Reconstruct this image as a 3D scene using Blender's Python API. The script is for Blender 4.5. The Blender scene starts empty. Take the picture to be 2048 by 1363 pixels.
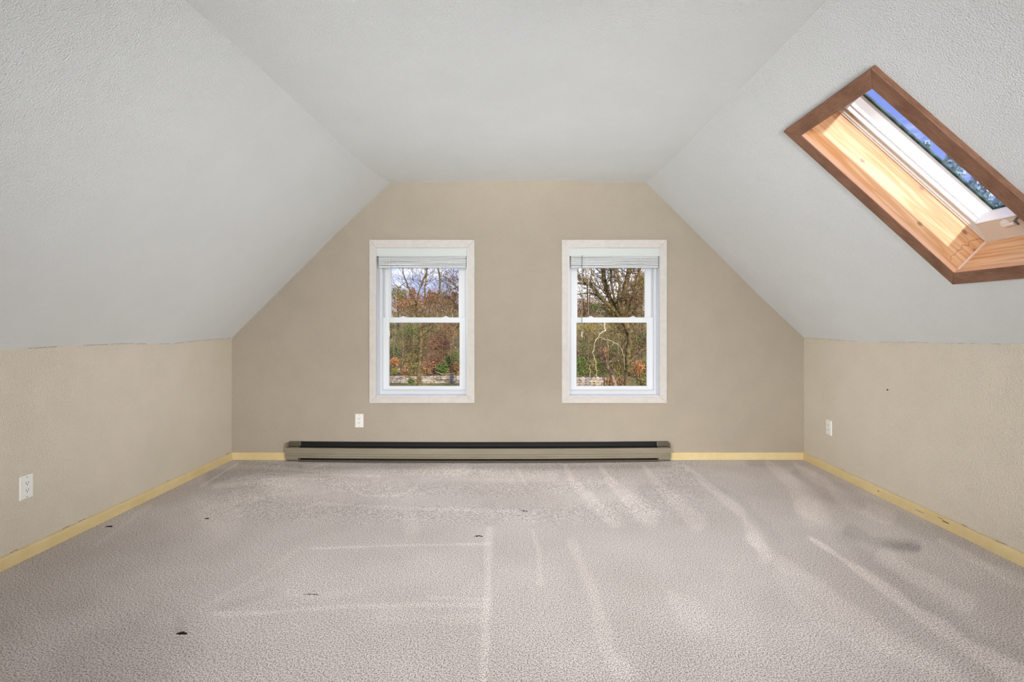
import bpy, bmesh, math, random
import numpy as np
from mathutils import Vector, Matrix

sc = bpy.context.scene
C = sc.collection
# ------------------------------------------------------------------ camera / units
# one unit "u" = K metres at the far wall; the far wall is D units from the camera
K = 0.0042
D = 1050.0
FZ = 276.0                                   # eye height in units
cam_d = bpy.data.cameras.new('camera')
cam_d.sensor_width = 36.0
cam_d.lens = D / 2048 * 36.0
cam_d.shift_x = -14.0 / 2048
cam_d.shift_y = -39.5 / 2048
cam_d.clip_start = 0.05
cam_d.clip_end = 500
cam = bpy.data.objects.new('camera', cam_d)
C.objects.link(cam)
cam.location = (0, 0, FZ * K)
cam.rotation_euler = (math.pi / 2, 0, 0)
sc.camera = cam

vs = sc.view_settings
vs.view_transform = 'Standard'
vs.look = 'None'
vs.gamma = 1
vs.use_curve_mapping = False
vs.exposure = 0.0
try:
    sc.cycles.use_denoising = True
    sc.cycles.max_bounces = 10
    sc.cycles.diffuse_bounces = 6
    sc.cycles.transparent_max_bounces = 16
    sc.cycles.sample_clamp_indirect = 6
except Exception:
    pass

# ------------------------------------------------------------------ world
w = bpy.data.worlds.new('sky')
sc.world = w
w.use_nodes = True
nt = w.node_tree
nt.nodes.clear()
N = nt.nodes.new
out = N('ShaderNodeOutputWorld')
bg = N('ShaderNodeBackground')
bg.inputs['Strength'].default_value = 1.6
tc = N('ShaderNodeTexCoord')
sep = N('ShaderNodeSeparateXYZ')
ramp = N('ShaderNodeValToRGB')
ramp.color_ramp.elements[0].position = 0.0
ramp.color_ramp.elements[0].color = (0.42, 0.49, 0.64, 1)
ramp.color_ramp.elements[1].position = 0.45
ramp.color_ramp.elements[1].color = (0.13, 0.19, 0.52, 1)
e = ramp.color_ramp.elements.new(0.10)
e.color = (0.20, 0.27, 0.60, 1)
nz = N('ShaderNodeTexNoise')
nz.inputs['Scale'].default_value = 2.6
nz.inputs['Detail'].default_value = 6
nz.inputs['Roughness'].default_value = 0.6
mp = N('ShaderNodeMapping')
mp.inputs['Scale'].default_value = (1, 1, 2.2)
mp.inputs['Location'].default_value = (0.35, 0.2, 0.1)
cr = N('ShaderNodeValToRGB')
cr.color_ramp.elements[0].position = 0.47
cr.color_ramp.elements[1].position = 0.62
mx = N('ShaderNodeMix')
mx.data_type = 'RGBA'
mx.inputs['B'].default_value = (0.95, 0.96, 1.0, 1)
L = nt.links.new
L(tc.outputs['Generated'], sep.inputs[0])
L(sep.outputs['Z'], ramp.inputs[0])
L(tc.outputs['Generated'], mp.inputs[0])
L(mp.outputs[0], nz.inputs['Vector'])
L(nz.outputs[0], cr.inputs[0])
L(cr.outputs[0], mx.inputs['Factor'])
L(ramp.outputs[0], mx.inputs['A'])
L(mx.outputs['Result'], bg.inputs['Color'])
L(bg.outputs[0], out.inputs[0])


def add_light(name, kind, loc, rot, energy, col=(1, 1, 1), sx=1, sy=1, angle=0.01):
    ld = bpy.data.lights.new(name, kind)
    ld.energy = energy
    ld.color = col
    if kind == 'AREA':
        ld.shape = 'RECTANGLE'
        ld.size = sx
        ld.size_y = sy
    if kind == 'SUN':
        ld.angle = angle
    o = bpy.data.objects.new(name, ld)
    C.objects.link(o)
    o.location = loc
    o.rotation_euler = rot
    return o


tosun = Vector((0.30, -0.90, 0.33)).normalized()
sun = add_light('sun', 'SUN', (0, -20, 20), (0, 0, 0), 4.2, (1.0, 0.94, 0.86))
sun.data.angle = 0.035
sun.rotation_euler = tosun.to_track_quat('Z', 'Y').to_euler()
# added fill lights behind the camera
def aim(o, d, spread=180):
    o.rotation_euler = Vector(d).to_track_quat('-Z', 'Y').to_euler()
    o.data.spread = math.radians(spread)
    return o


aim(add_light('rear_fill', 'AREA', (0.2, -2.6, 1.25), (0, 0, 0), 15, (0.98, 0.98, 1.0), 3.6, 1.9), (0, 1, 0.05))
aim(add_light('left_wash', 'AREA', (1.7, -1.2, 1.3), (0, 0, 0), 14.5, (0.98, 0.985, 1.0), 0.8, 1.0), (-3.9, 4.9, -.5), 42)
aim(add_light('right_wash', 'AREA', (-1.7, -1.2, 1.3), (0, 0, 0), 14.5, (0.98, 0.985, 1.0), 0.8, 1.0), (3.9, 4.9, -.5), 42)
aim(add_light('floor_wash', 'AREA', (0.25, -1.2, 2.05), (0, 0, 0), 23, (0.98, 0.985, 1.0), 2.8, 0.4), (0.05, 4.9, -1.95), 42)
aim(add_light('upbeam', 'AREA', (0.05, -2.2, 0.3), (0, 0, 0), 17.5, (0.96, 0.985, 1.0), 2.6, 0.4), (0, 5.5, 1.9), 31)

# ------------------------------------------------------------------ helpers


def R(x, z, d=D):
    """point from units right of the view axis, units above the eye, units of depth"""
    return Vector((x * K, d * K, (FZ + z) * K))


def PX(px, py, Y):
    """point on the sight line through a pixel, Y metres from the camera"""
    return Vector(((px - 1038) * Y / D, Y, FZ * K + (642 - py) * Y / D))


def mesh_of(name, verts, faces, mat, smooth=False):
    me = bpy.data.meshes.new(name)
    me.from_pydata([tuple(v) for v in verts], [], faces)
    me.materials.append(mat)
    if smooth:
        for p in me.polygons:
            p.use_smooth = True
    me.update()
    return me


def link(name, me, parent=None, kind=None, label=None):
    o = bpy.data.objects.new(name, me)
    C.objects.link(o)
    if parent is not None:
        o.parent = parent
    if kind:
        o['kind'] = kind
    if label:
        o['label'] = label
    return o


def wloc(o):
    v = Vector(o.location)
    while o.parent:
        o = o.parent
        v += Vector(o.location)
    return v


class MB:
    """collects simple solids in world coordinates"""

    def __init__(s):
        s.v = []
        s.f = []

    def add(s, vs, fs):
        b = len(s.v)
        s.v += [Vector(a) for a in vs]
        s.f += [tuple(i + b for i in f) for f in fs]
        return s

    def box(s, x0, x1, y0, y1, z0, z1):
        return s.hexa([(x0, y0, z0), (x1, y0, z0), (x1, y1, z0), (x0, y1, z0),
                       (x0, y0, z1), (x1, y0, z1), (x1, y1, z1), (x0, y1, z1)])

    def hexa(s, p):
        return s.add(p, [(3, 2, 1, 0), (4, 5, 6, 7), (0, 1, 5, 4), (1, 2, 6, 5), (2, 3, 7, 6), (3, 0, 4, 7)])

    def ubox(s, x0, x1, d0, d1, z0, z1):
        a = R(x0, z0, d0)
        b = R(x1, z1, d1)
        return s.box(a.x, b.x, a.y, b.y, a.z, b.z)

    def prism(s, poly, axis_pts):
        """poly: list of fn->point lists, one ring per station (closed section)"""
        n = len(axis_pts[0])
        b = len(s.v)
        for ring in axis_pts:
            s.v += [Vector(p) for p in ring]
        for i in range(len(axis_pts) - 1):
            for j in range(n):
                k = (j + 1) % n
                s.f.append((b + i * n + j, b + i * n + k, b + (i + 1) * n + k, b + (i + 1) * n + j))
        s.f.append(tuple(b + j for j in reversed(range(n))))
        s.f.append(tuple(b + (len(axis_pts) - 1) * n + j for j in range(n)))
        return s

    def tube(s, pts, rad, n=6):
        pts = [Vector(p) for p in pts]
        if not isinstance(rad, (list, tuple)):
            rad = [rad] * len(pts)
        rings = []
        for i, p in enumerate(pts):
            a = pts[max(i - 1, 0)]
            c = pts[min(i + 1, len(pts) - 1)]
            t = (c - a).normalized()
            u = t.cross(Vector((0, 1, 0)))
            if u.length < 0.1:
                u = t.cross(Vector((1, 0, 0)))
            u.normalize()
            v = t.cross(u)
            rings.append([p + (u * math.cos(q) + v * math.sin(q)) * rad[i]
                          for q in [2 * math.pi * k / n for k in range(n)]])
        return s.prism(None, rings)

    def build(s, name, mat, parent=None, bevel=0.0, smooth=False, **kw):
        off = wloc(parent) if parent is not None else Vector((0, 0, 0))
        me = mesh_of(name, [v - off for v in s.v], s.f, mat, smooth)
        bm = bmesh.new()
        bm.from_mesh(me)
        bmesh.ops.recalc_face_normals(bm, faces=bm.faces)
        if bevel > 0:
            bmesh.ops.bevel(bm, geom=bm.edges[:], offset=bevel, segments=2, affect='EDGES', profile=0.5)
        bm.to_mesh(me)
        bm.free()
        return link(name, me, parent, **kw)


def empty(name, loc, label=None, cat=None, group=None, kind=None):
    o = bpy.data.objects.new(name, None)
    o.empty_display_size = 0.1
    C.objects.link(o)
    o.location = loc
    tag(o, label, cat, group, kind)
    return o


def tag(o, label=None, cat=None, group=None, kind=None):
    if label:
        o['label'] = label
    if cat:
        o['category'] = cat
    if group:
        o['group'] = group
    if kind:
        o['kind'] = kind
    return o


def lin(r, g, b):
    f = lambda c: ((c / 255 + 0.055) / 1.055) ** 2.4 if c > 10 else c / 255 / 12.92
    return (f(r), f(g), f(b), 1)


def mat(name, col, rough=0.6, metal=0.0, spec=0.3):
    m = bpy.data.materials.new(name)
    m.use_nodes = True
    b = m.node_tree.nodes['Principled BSDF']
    b.inputs['Base Color'].default_value = col
    b.inputs['Roughness'].default_value = rough
    b.inputs['Metallic'].default_value = metal
    b.inputs['Specular IOR Level'].default_value = spec
    return m


def noisy(name, c1, c2, scale, rough=0.85, bump=0.0, bscale=60, bdist=0.003, det=3, mapscale=(1, 1, 1),
          lo=0.35, hi=0.65, c3=None, s3=1.2, attr=None, spec=0.25, brough=0.5):
    m = mat(name, c1, rough, spec=spec)
    t = m.node_tree
    b = t.nodes['Principled BSDF']
    if attr:
        co = t.nodes.new('ShaderNodeAttribute')
        co.attribute_name = attr
        cs = co.outputs['Vector']
    else:
        co = t.nodes.new('ShaderNodeTexCoord')
        cs = co.outputs['Object']
    mp = t.nodes.new('ShaderNodeMapping')
    mp.inputs['Scale'].default_value = mapscale
    t.links.new(cs, mp.inputs[0])
    n = t.nodes.new('ShaderNodeTexNoise')
    n.inputs['Scale'].default_value = scale
    n.inputs['Detail'].default_value = det
    t.links.new(mp.outputs[0], n.inputs['Vector'])
    r = t.nodes.new('ShaderNodeValToRGB')
    r.color_ramp.elements[0].position = lo
    r.color_ramp.elements[1].position = hi
    r.color_ramp.elements[0].color = c1
    r.color_ramp.elements[1].color = c2
    t.links.new(n.outputs[0], r.inputs[0])
    last = r.outputs[0]
    if c3:
        n3 = t.nodes.new('ShaderNodeTexNoise')
        n3.inputs['Scale'].default_value = s3
        n3.inputs['Detail'].default_value = 4
        t.links.new(cs, n3.inputs['Vector'])
        r3 = t.nodes.new('ShaderNodeValToRGB')
        r3.color_ramp.elements[0].position = 0.42
        r3.color_ramp.elements[1].position = 0.68
        t.links.new(n3.outputs[0], r3.inputs[0])
        mx = t.nodes.new('ShaderNodeMix')
        mx.data_type = 'RGBA'
        mx.blend_type = 'MULTIPLY'
        mx.inputs['B'].default_value = c3
        t.links.new(r3.outputs[0], mx.inputs['Factor'])
        t.links.new(last, mx.inputs['A'])
        last = mx.outputs['Result']
    t.links.new(last, b.inputs['Base Color'])
    if bump > 0:
        nb = t.nodes.new('ShaderNodeTexNoise')
        nb.inputs['Scale'].default_value = bscale
        nb.inputs['Detail'].default_value = 2.5
        nb.inputs['Roughness'].default_value = brough
        t.links.new(mp.outputs[0] if mapscale != (1, 1, 1) else cs, nb.inputs['Vector'])
        bn = t.nodes.new('ShaderNodeBump')
        bn.inputs['Strength'].default_value = bump
        bn.inputs['Distance'].default_value = bdist
        t.links.new(nb.outputs[0], bn.inputs['Height'])
        t.links.new(bn.outputs[0], b.inputs['Normal'])
    return m


# ------------------------------------------------------------------ materials
M = {}
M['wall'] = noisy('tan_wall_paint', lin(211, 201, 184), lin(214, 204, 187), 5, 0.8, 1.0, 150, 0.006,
                  c3=(0.95, 0.955, 0.93, 1), s3=1.1)  # knee walls: shared tan paint lightened, stronger light painted into the colour
M['wall_back'] = noisy('tan_wall_paint_dimmed', lin(172, 161, 145), lin(175, 164, 148), 5, 0.85, 0.9, 150, 0.005,
                       c3=(0.965, 0.965, 0.96, 1), s3=1.1)  # same tan paint darkened, weaker light on the far wall painted in
M['ceiling'] = noisy('white_stipple_ceiling', lin(224, 227, 227), lin(226, 229, 229), 5, 0.9, 0.95, 185, 0.005,
                     c3=(0.97, 0.97, 0.955, 1), s3=0.9, brough=0.6)
M['casing'] = noisy('window_casing_paint', lin(201, 195, 188), lin(207, 201, 195), 30, 0.5)
M['vinyl'] = mat('white_vinyl', lin(226, 228, 230), 0.35, spec=0.4)
M['vinyl_track'] = mat('white_vinyl_track', lin(208, 210, 213), 0.4, spec=0.4)
M['blind'] = mat('blind_slat_white', lin(206, 208, 208), 0.45)
M['valance'] = mat('blind_valance_white', lin(204, 207, 204), 0.45)
M['cord'] = mat('white_cord', lin(228, 226, 218), 0.7)
M['wand'] = mat('clear_grey_wand', lin(120, 122, 118), 0.25, spec=0.6)
M['wand_pale'] = mat('clear_pale_wand', lin(215, 215, 208), 0.25, spec=0.6)
M['base'] = noisy('cream_baseboard', lin(215, 194, 144), lin(221, 201, 154), 12, 0.45, c3=(0.93, 0.9, 0.85, 1), s3=2.0)
M['plate'] = mat('outlet_plastic', lin(232, 231, 225), 0.35, spec=0.4)
M['slot'] = mat('outlet_slot', lin(38, 36, 34), 0.8)
M['screw'] = mat('screw_metal', lin(120, 118, 112), 0.4, 0.6)
M['nail'] = mat('nail_black', lin(18, 17, 16), 0.5)
M['heater'] = noisy('taupe_enamel', lin(134, 125, 106), lin(144, 135, 116), 4, 0.35, spec=0.5, mapscale=(0.6, 1, 4))
M['heater_dark'] = mat('dark_taupe_steel', lin(84, 76, 62), 0.45, spec=0.4)
M['black'] = mat('black_sheet_steel', lin(20, 21, 20), 0.6)
M['fin'] = mat('heater_fin_steel', lin(70, 72, 70), 0.4, 0.7)
M['oak'] = noisy('brown_stained_casing', lin(122, 86, 68), lin(154, 114, 90), 26, 0.45, 0.2, 120, 0.0008,
                 mapscale=(1.0, 12, 12), attr='loc', c3=(0.72, 0.66, 0.62, 1), s3=7, spec=0.35, lo=0.3, hi=0.7)
M['oak_edge'] = noisy('casing_edge_skylit', lin(214, 165, 132), lin(226, 182, 150), 30, 0.5, mapscale=(0.1, 1, 1), attr='loc')
M['frame_beige'] = mat('skylight_frame_lacquer', lin(213, 201, 188), 0.5)
M['sash_white'] = mat('skylight_sash_white', lin(250, 251, 252), 0.4)
M['gasket'] = noisy('glazing_gasket_green', lin(26, 52, 48), lin(70, 104, 100), 30, 0.5)
M['tear'] = mat('carpet_underlay_dark', lin(52, 44, 38), 0.95, spec=0.0)
M['tuft'] = mat('carpet_tuft_pale', lin(205, 202, 196), 0.95, spec=0.0)


def pine():
    m = mat('pine_panel', lin(236, 196, 146), 0.45, spec=0.3)
    t = m.node_tree
    b = t.nodes['Principled BSDF']
    a = t.nodes.new('ShaderNodeAttribute')
    a.attribute_name = 'loc'
    mp = t.nodes.new('ShaderNodeMapping')
    mp.inputs['Scale'].default_value = (0.55, 9, 9)
    nd = t.nodes.new('ShaderNodeTexNoise')
    nd.inputs['Scale'].default_value = 3.0
    nd.inputs['Detail'].default_value = 3
    # grain lines
    wv = t.nodes.new('ShaderNodeTexWave')
    wv.bands_direction = 'Y'
    wv.inputs['Scale'].default_value = 4.2
    wv.inputs['Distortion'].default_value = 7.0
    wv.inputs['Detail'].default_value = 2.0
    wv.inputs['Detail Scale'].default_value = 1.2
    r = t.nodes.new('ShaderNodeValToRGB')
    r.color_ramp.elements[0].color = lin(214, 162, 116)
    r.color_ramp.elements[1].color = lin(232, 194, 152)
    # tone patches
    r2 = t.nodes.new('ShaderNodeValToRGB')
    r2.color_ramp.elements[0].position = 0.4
    r2.color_ramp.elements[0].color = (1, 1, 1, 1)
    r2.color_ramp.elements[1].position = 0.7
    r2.color_ramp.elements[1].color = (0.95, 0.82, 0.66, 1)
    mx = t.nodes.new('ShaderNodeMix')
    mx.data_type = 'RGBA'
    mx.blend_type = 'MULTIPLY'
    mx.inputs['Factor'].default_value = 1
    # knots
    vo = t.nodes.new('ShaderNodeTexVoronoi')
    vo.inputs['Scale'].default_value = 1.0
    mpk = t.nodes.new('ShaderNodeMapping')
    mpk.inputs['Scale'].default_value = (6.5, 12, 12)
    rk = t.nodes.new('ShaderNodeValToRGB')
    rk.color_ramp.elements[0].position = 0.065
    rk.color_ramp.elements[0].color = (1, 1, 1, 1)
    rk.color_ramp.elements[1].position = 0.13
    rk.color_ramp.elements[1].color = (0, 0, 0, 1)
    mk = t.nodes.new('ShaderNodeMix')
    mk.data_type = 'RGBA'
    mk.inputs['B'].default_value = lin(160, 122, 98)
    K2 = t.links.new
    K2(a.outputs['Vector'], mp.inputs[0])
    K2(a.outputs['Vector'], mpk.inputs[0])
    K2(mp.outputs[0], nd.inputs['Vector'])
    K2(mp.outputs[0], wv.inputs['Vector'])
    K2(wv.outputs['Color'], r.inputs[0])
    K2(nd.outputs[0], r2.inputs[0])
    K2(r.outputs[0], mx.inputs['A'])
    K2(r2.outputs[0], mx.inputs['B'])
    K2(mpk.outputs[0], vo.inputs['Vector'])
    K2(vo.outputs['Distance'], rk.inputs[0])
    K2(rk.outputs[0], mk.inputs['Factor'])
    K2(mx.outputs['Result'], mk.inputs['A'])
    K2(mk.outputs['Result'], b.inputs['Base Color'])
    return m


M['pine'] = pine()


def glass(name, tint=(1, 1, 1, 1), refl=0.05):
    m = bpy.data.materials.new(name)
    m.use_nodes = True
    t = m.node_tree
    t.nodes.clear()
    o = t.nodes.new('ShaderNodeOutputMaterial')
    tr = t.nodes.new('ShaderNodeBsdfTransparent')
    tr.inputs[0].default_value = tint
    gl = t.nodes.new('ShaderNodeBsdfGlossy')
    gl.inputs['Roughness'].default_value = 0.02
    lw = t.nodes.new('ShaderNodeLayerWeight')
    lw.inputs['Blend'].default_value = 0.08
    fr = t.nodes.new('ShaderNodeMath')
    fr.operation = 'MULTIPLY'
    fr.inputs[1].default_value = 0.5
    t.links.new(lw.outputs['Facing'], fr.inputs[0])
    mx = t.nodes.new('ShaderNodeMixShader')
    t.links.new(fr.outputs[0], mx.inputs[0])
    t.links.new(tr.outputs[0], mx.inputs[1])
    t.links.new(gl.outputs[0], mx.inputs[2])
    t.links.new(mx.outputs[0], o.inputs[0])
    return m


M['glass'] = glass('window_glass')
M['glass_sky'] = glass('skylight_glass', (0.93, 0.96, 1.0, 1))


def carpet():
    m = mat('greige_cut_pile_carpet', lin(180, 170, 166), 0.95, spec=0.05)
    t = m.node_tree
    b = t.nodes['Principled BSDF']
    K2 = t.links.new
    co = t.nodes.new('ShaderNodeTexCoord')
    n1 = t.nodes.new('ShaderNodeTexNoise')
    n1.inputs['Scale'].default_value = 190
    n1.inputs['Detail'].default_value = 2.5
    n1.inputs['Roughness'].default_value = 0.65
    K2(co.outputs['Object'], n1.inputs['Vector'])
    r = t.nodes.new('ShaderNodeValToRGB')
    els = r.color_ramp.elements
    els[0].position = 0.36
    els[0].color = lin(126, 113, 105)
    els[1].position = 0.62
    els[1].color = lin(247, 242, 238)
    e = els.new(0.48)
    e.color = lin(206, 197, 192)
    K2(n1.outputs[0], r.inputs[0])
    # broad tone drift
    n2 = t.nodes.new('ShaderNodeTexNoise')
    n2.inputs['Scale'].default_value = 1.6
    n2.inputs['Detail'].default_value = 6
    K2(co.outputs['Object'], n2.inputs['Vector'])
    r2 = t.nodes.new('ShaderNodeValToRGB')
    r2.color_ramp.elements[0].position = 0.35
    r2.color_ramp.elements[0].color = (0.88, 0.86, 0.85, 1)
    r2.color_ramp.elements[1].position = 0.65
    r2.color_ramp.elements[1].color = (1, 1, 1, 1)
    K2(n2.outputs[0], r2.inputs[0])
    mx = t.nodes.new('ShaderNodeMix')
    mx.data_type = 'RGBA'
    mx.blend_type = 'MULTIPLY'
    mx.inputs['Factor'].default_value = 1
    K2(r.outputs[0], mx.inputs['A'])
    K2(r2.outputs[0], mx.inputs['B'])
    # pile lay left by the vacuum cleaner, with painted zones of light and shade
    at = t.nodes.new('ShaderNodeAttribute')
    at.attribute_name = 'lay'
    mx2 = t.nodes.new('ShaderNodeMix')
    mx2.data_type = 'RGBA'
    mx2.blend_type = 'MULTIPLY'
    mx2.inputs['Factor'].default_value = 1
    K2(mx.outputs['Result'], mx2.inputs['A'])
    K2(at.outputs['Color'], mx2.inputs['B'])
    K2(mx2.outputs['Result'], b.inputs['Base Color'])
    bn = t.nodes.new('ShaderNodeBump')
    bn.inputs['Strength'].default_value = 0.7
    bn.inputs['Distance'].default_value = 0.006
    K2(n1.outputs[0], bn.inputs['Height'])
    K2(bn.outputs[0], b.inputs['Normal'])
    return m


M['carpet'] = carpet()

# ------------------------------------------------------------------ room shell
DB = -720.0            # depth of the rear wall, behind the photographer
LX, RX = -574.5, 570.0


def interp(tab, d):
    """tab: list of (s, value), s = D/depth"""
    s = D / d if d > 120 else 8.75
    if s <= tab[0][0]:
        return tab[0][1]
    for (a, va), (b, vb) in zip(tab, tab[1:]):
        if s <= b:
            return va + (vb - va) * (s - a) / (b - a)
    return tab[-1][1]


kneeL = [(1, -33.8), (1.12, -34.6), (1.21, -37.0), (1.37, -32.6), (1.58, -31.2), (1.81, -32.2)]
kneeR = [(1, -32.4), (1.1, -33.4), (1.207, -34.0), (1.351, -30.6), (1.655, -27.0), (1.772, -26.0)]
crLx = [(1, -258), (1.06, -263.5), (1.14, -267), (1.25, -269), (2.44, -273.5)]
crLz = [(1, 277), (1.06, 272.8), (1.14, 269.5), (1.25, 267.5), (2.44, 262.8)]
crRx = [(1, 254), (1.06, 257), (1.25, 259.5), (2.4, 260.5)]
crRz = [(1, 277.5), (1.06, 274.5), (1.25, 272.5), (2.4, 271.5)]
midZ = [(1, 280.5), (1.05, 277), (1.14, 271.5), (1.25, 269.5), (2.4, 267)]

stations = [1050, 1040, 1025, 1008, 990, 965, 938, 905, 868, 840, 800, 766, 730, 700]
stations += [664, 640]
nearst = [430, 410, 380, 340, 300, 200, 100, 0, -150, -300, -500, DB]

# skylight frame of reference -------------------------------------------------
SK = 0.0845
SUM0 = 532.0
r2 = math.sqrt(2)


def S(u, v, w):
    sm = SUM0 + w * r2
    return R((u * r2 + sm) / 2, (sm - u * r2) / 2, 607.7 - SK * (u - 61.2) - v)


def grid_surface(name, rows, m, subdiv=0, kind='structure'):
    """rows: list of stations, each a list of points or None; same length"""
    n = len(rows[0])
    v = [p for r in rows for p in r]
    f = []
    for i in range(len(rows) - 1):
        for j in range(n - 1):
            f.append((i * n + j, i * n + j + 1, (i + 1) * n + j + 1, (i + 1) * n + j))
    return v, f


# right slope (with the skylight hole)
hole_u = (70.0, 304.0)
hv = (9.5, 143.0)


def slope_pt(u, d):
    return R((u * r2 + SUM0) / 2, (SUM0 - u * r2) / 2, d)


cols = []
for d in stations:
    cols.append((d, d, d))
cols.append((607.7 - hv[0], 607.7 - SK * (hole_u[1] - 61.2) - hv[0], 607.7 - SK * (hole_u[0] - 61.2) - hv[0]))
hole_i = len(cols) - 1
cols.append((607.7 - hv[1], 607.7 - SK * (hole_u[1] - 61.2) - hv[1], 607.7 - SK * (hole_u[0] - 61.2) - hv[1]))
for d in nearst:
    cols.append((d, d, d))
rowsR = []
for (dk, d1, d2) in cols:
    kz = interp(kneeR, dk)
    cx, cz = interp(crRx, dk), interp(crRz, dk)
    kp = R(RX + 4, kz - 4, dk)
    fade = max(0.0, (dk - 900) / 150)
    p1 = slope_pt(hole_u[1], d1)
    p2 = slope_pt(hole_u[0], d2)
    rowsR.append([kp, p1, p1.lerp(p2, 0.5), p2, R(cx, cz, dk)])
v, f = grid_surface('r', rowsR, None)
nrow = 5
drop = {hole_i * (nrow - 1) + 1, hole_i * (nrow - 1) + 2}
f = [q for i, q in enumerate(f) if i not in drop]
link('ceiling_right_slope', mesh_of('ceiling_right_slope', v, f, M['ceiling'], True), kind='structure')

alld = stations + [620, 560, 500, 450] + nearst
alld = sorted(set(alld), reverse=True)
rowsL = []
rowsC = []
for d in alld:
    kz = interp(kneeL, d)
    cx, cz = interp(crLx, d), interp(crLz, d)
    k0 = R(LX - 4, kz - 4, d)
    c0 = R(cx, cz, d)
    b = 1.0 if d > 1000 else 0.0
    mid = R(-359.0, 181.0, d)
    if d < 1000:
        mid = R((LX + cx) / 2 + 6, (kz + cz) / 2 + 6, d)
    rowsL.append([k0, k0.lerp(mid, 0.5), mid, mid.lerp(c0, 0.5), c0])
    ex, ez = interp(crRx, d), interp(crRz, d)
    mz = interp(midZ, d)
    pts = []
    for q in range(9):
        t = q / 8
        z = (1 - t) ** 2 * cz + t ** 2 * ez + 2 * t * (1 - t) * (2 * mz - (cz + ez) / 2)
        pts.append(R(cx + (ex - cx) * t, z, d))
    rowsC.append(pts)
v, f = grid_surface('l', rowsL, None)
link('ceiling_left_slope', mesh_of('ceiling_left_slope', v, f, M['ceiling'], True), kind='structure')
v, f = grid_surface('c', rowsC, None)
# the flat ceiling and the right slope have different stations: tuck a hidden lap above their seam
link('ceiling', mesh_of('ceiling', v, f, M['ceiling'], True), kind='structure')
lap = MB()
for (a, b) in zip(alld, alld[1:]):
    pass
lap.hexa([R(240, 282, D + 20), R(275, 282, D + 20), R(275, 282, DB), R(240, 282, DB),
          R(240, 290, D + 20), R(275, 290, D + 20), R(275, 290, DB), R(240, 290, DB)])
lap.build('trim_1', M['ceiling'], kind='structure')


def wall_strip(name, x, tab, sgn):
    rows = []
    for d in alld:
        kz = interp(tab, d)
        rows.append([R(x, -FZ - 8, d), R(x, -200, d), R(x, -100, d), R(x, kz, d), R(x + sgn * 3, kz + 3, d)])
    v, f = grid_surface(name, rows, None)
    return link(name, mesh_of(name, v, f, M['wall']), kind='structure')


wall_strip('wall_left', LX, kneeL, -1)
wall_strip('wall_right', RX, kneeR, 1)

# window openings in units: x0, x1, z0, z1
WINS = [(-286.0, -103.0, -150.4, 147.2), (99.0, 281.8, -150.4, 147.2)]
WT = 40.0              # wall thickness


def back_wall():
    outline = [(LX - 6, -FZ - 10), (RX + 6, -FZ - 10), (RX + 6, -30), (487 + 4, 45 + 4), (254 + 3, 277 + 4), (0, 288),
               (-258 - 3, 277 + 4), (-359 - 4, 181 + 4), (LX - 6, -30)]
    bm = bmesh.new()
    edges = []

    def loop(pts):
        vs = [bm.verts.new(R(x, z, D)) for x, z in pts]
        for a, b in zip(vs, vs[1:] + vs[:1]):
            edges.append(bm.edges.new((a, b)))
    loop(outline)
    for (a, b, c, d) in WINS:
        loop([(a, c), (b, c), (b, d), (a, d)])
    bmesh.ops.triangle_fill(bm, use_beauty=True, use_dissolve=False, edges=edges)
    for fc in list(bm.faces):
        c = fc.calc_center_median()
        for (a, b, z0, z1) in WINS:
            p, q = R(a, z0), R(b, z1)
            if p.x < c.x < q.x and p.z < c.z < q.z:
                bm.faces.remove(fc)
                break
    r = bmesh.ops.extrude_face_region(bm, geom=bm.faces[:])
    for g in r['geom']:
        if isinstance(g, bmesh.types.BMVert):
            g.co.y += WT * K
    bmesh.ops.recalc_face_normals(bm, faces=bm.faces)
    me = bpy.data.meshes.new('wall_back')
    bm.to_mesh(me)
    bm.free()
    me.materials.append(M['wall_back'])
    link('wall_back', me, kind='structure')


back_wall()
rw = MB()
rw.ubox(LX - 10, RX + 10, DB - 10, DB, -FZ - 10, 300)
rw.build('wall_rear', M['wall'], kind='structure')


# ------------------------------------------------------------------ floor (carpet)
def floor_dip(x, d):
    return -3.4 * math.exp(-((x + 90) / 330.0) ** 4) * max(0.0, min(1.0, (d - 700) / 300.0))


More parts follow.
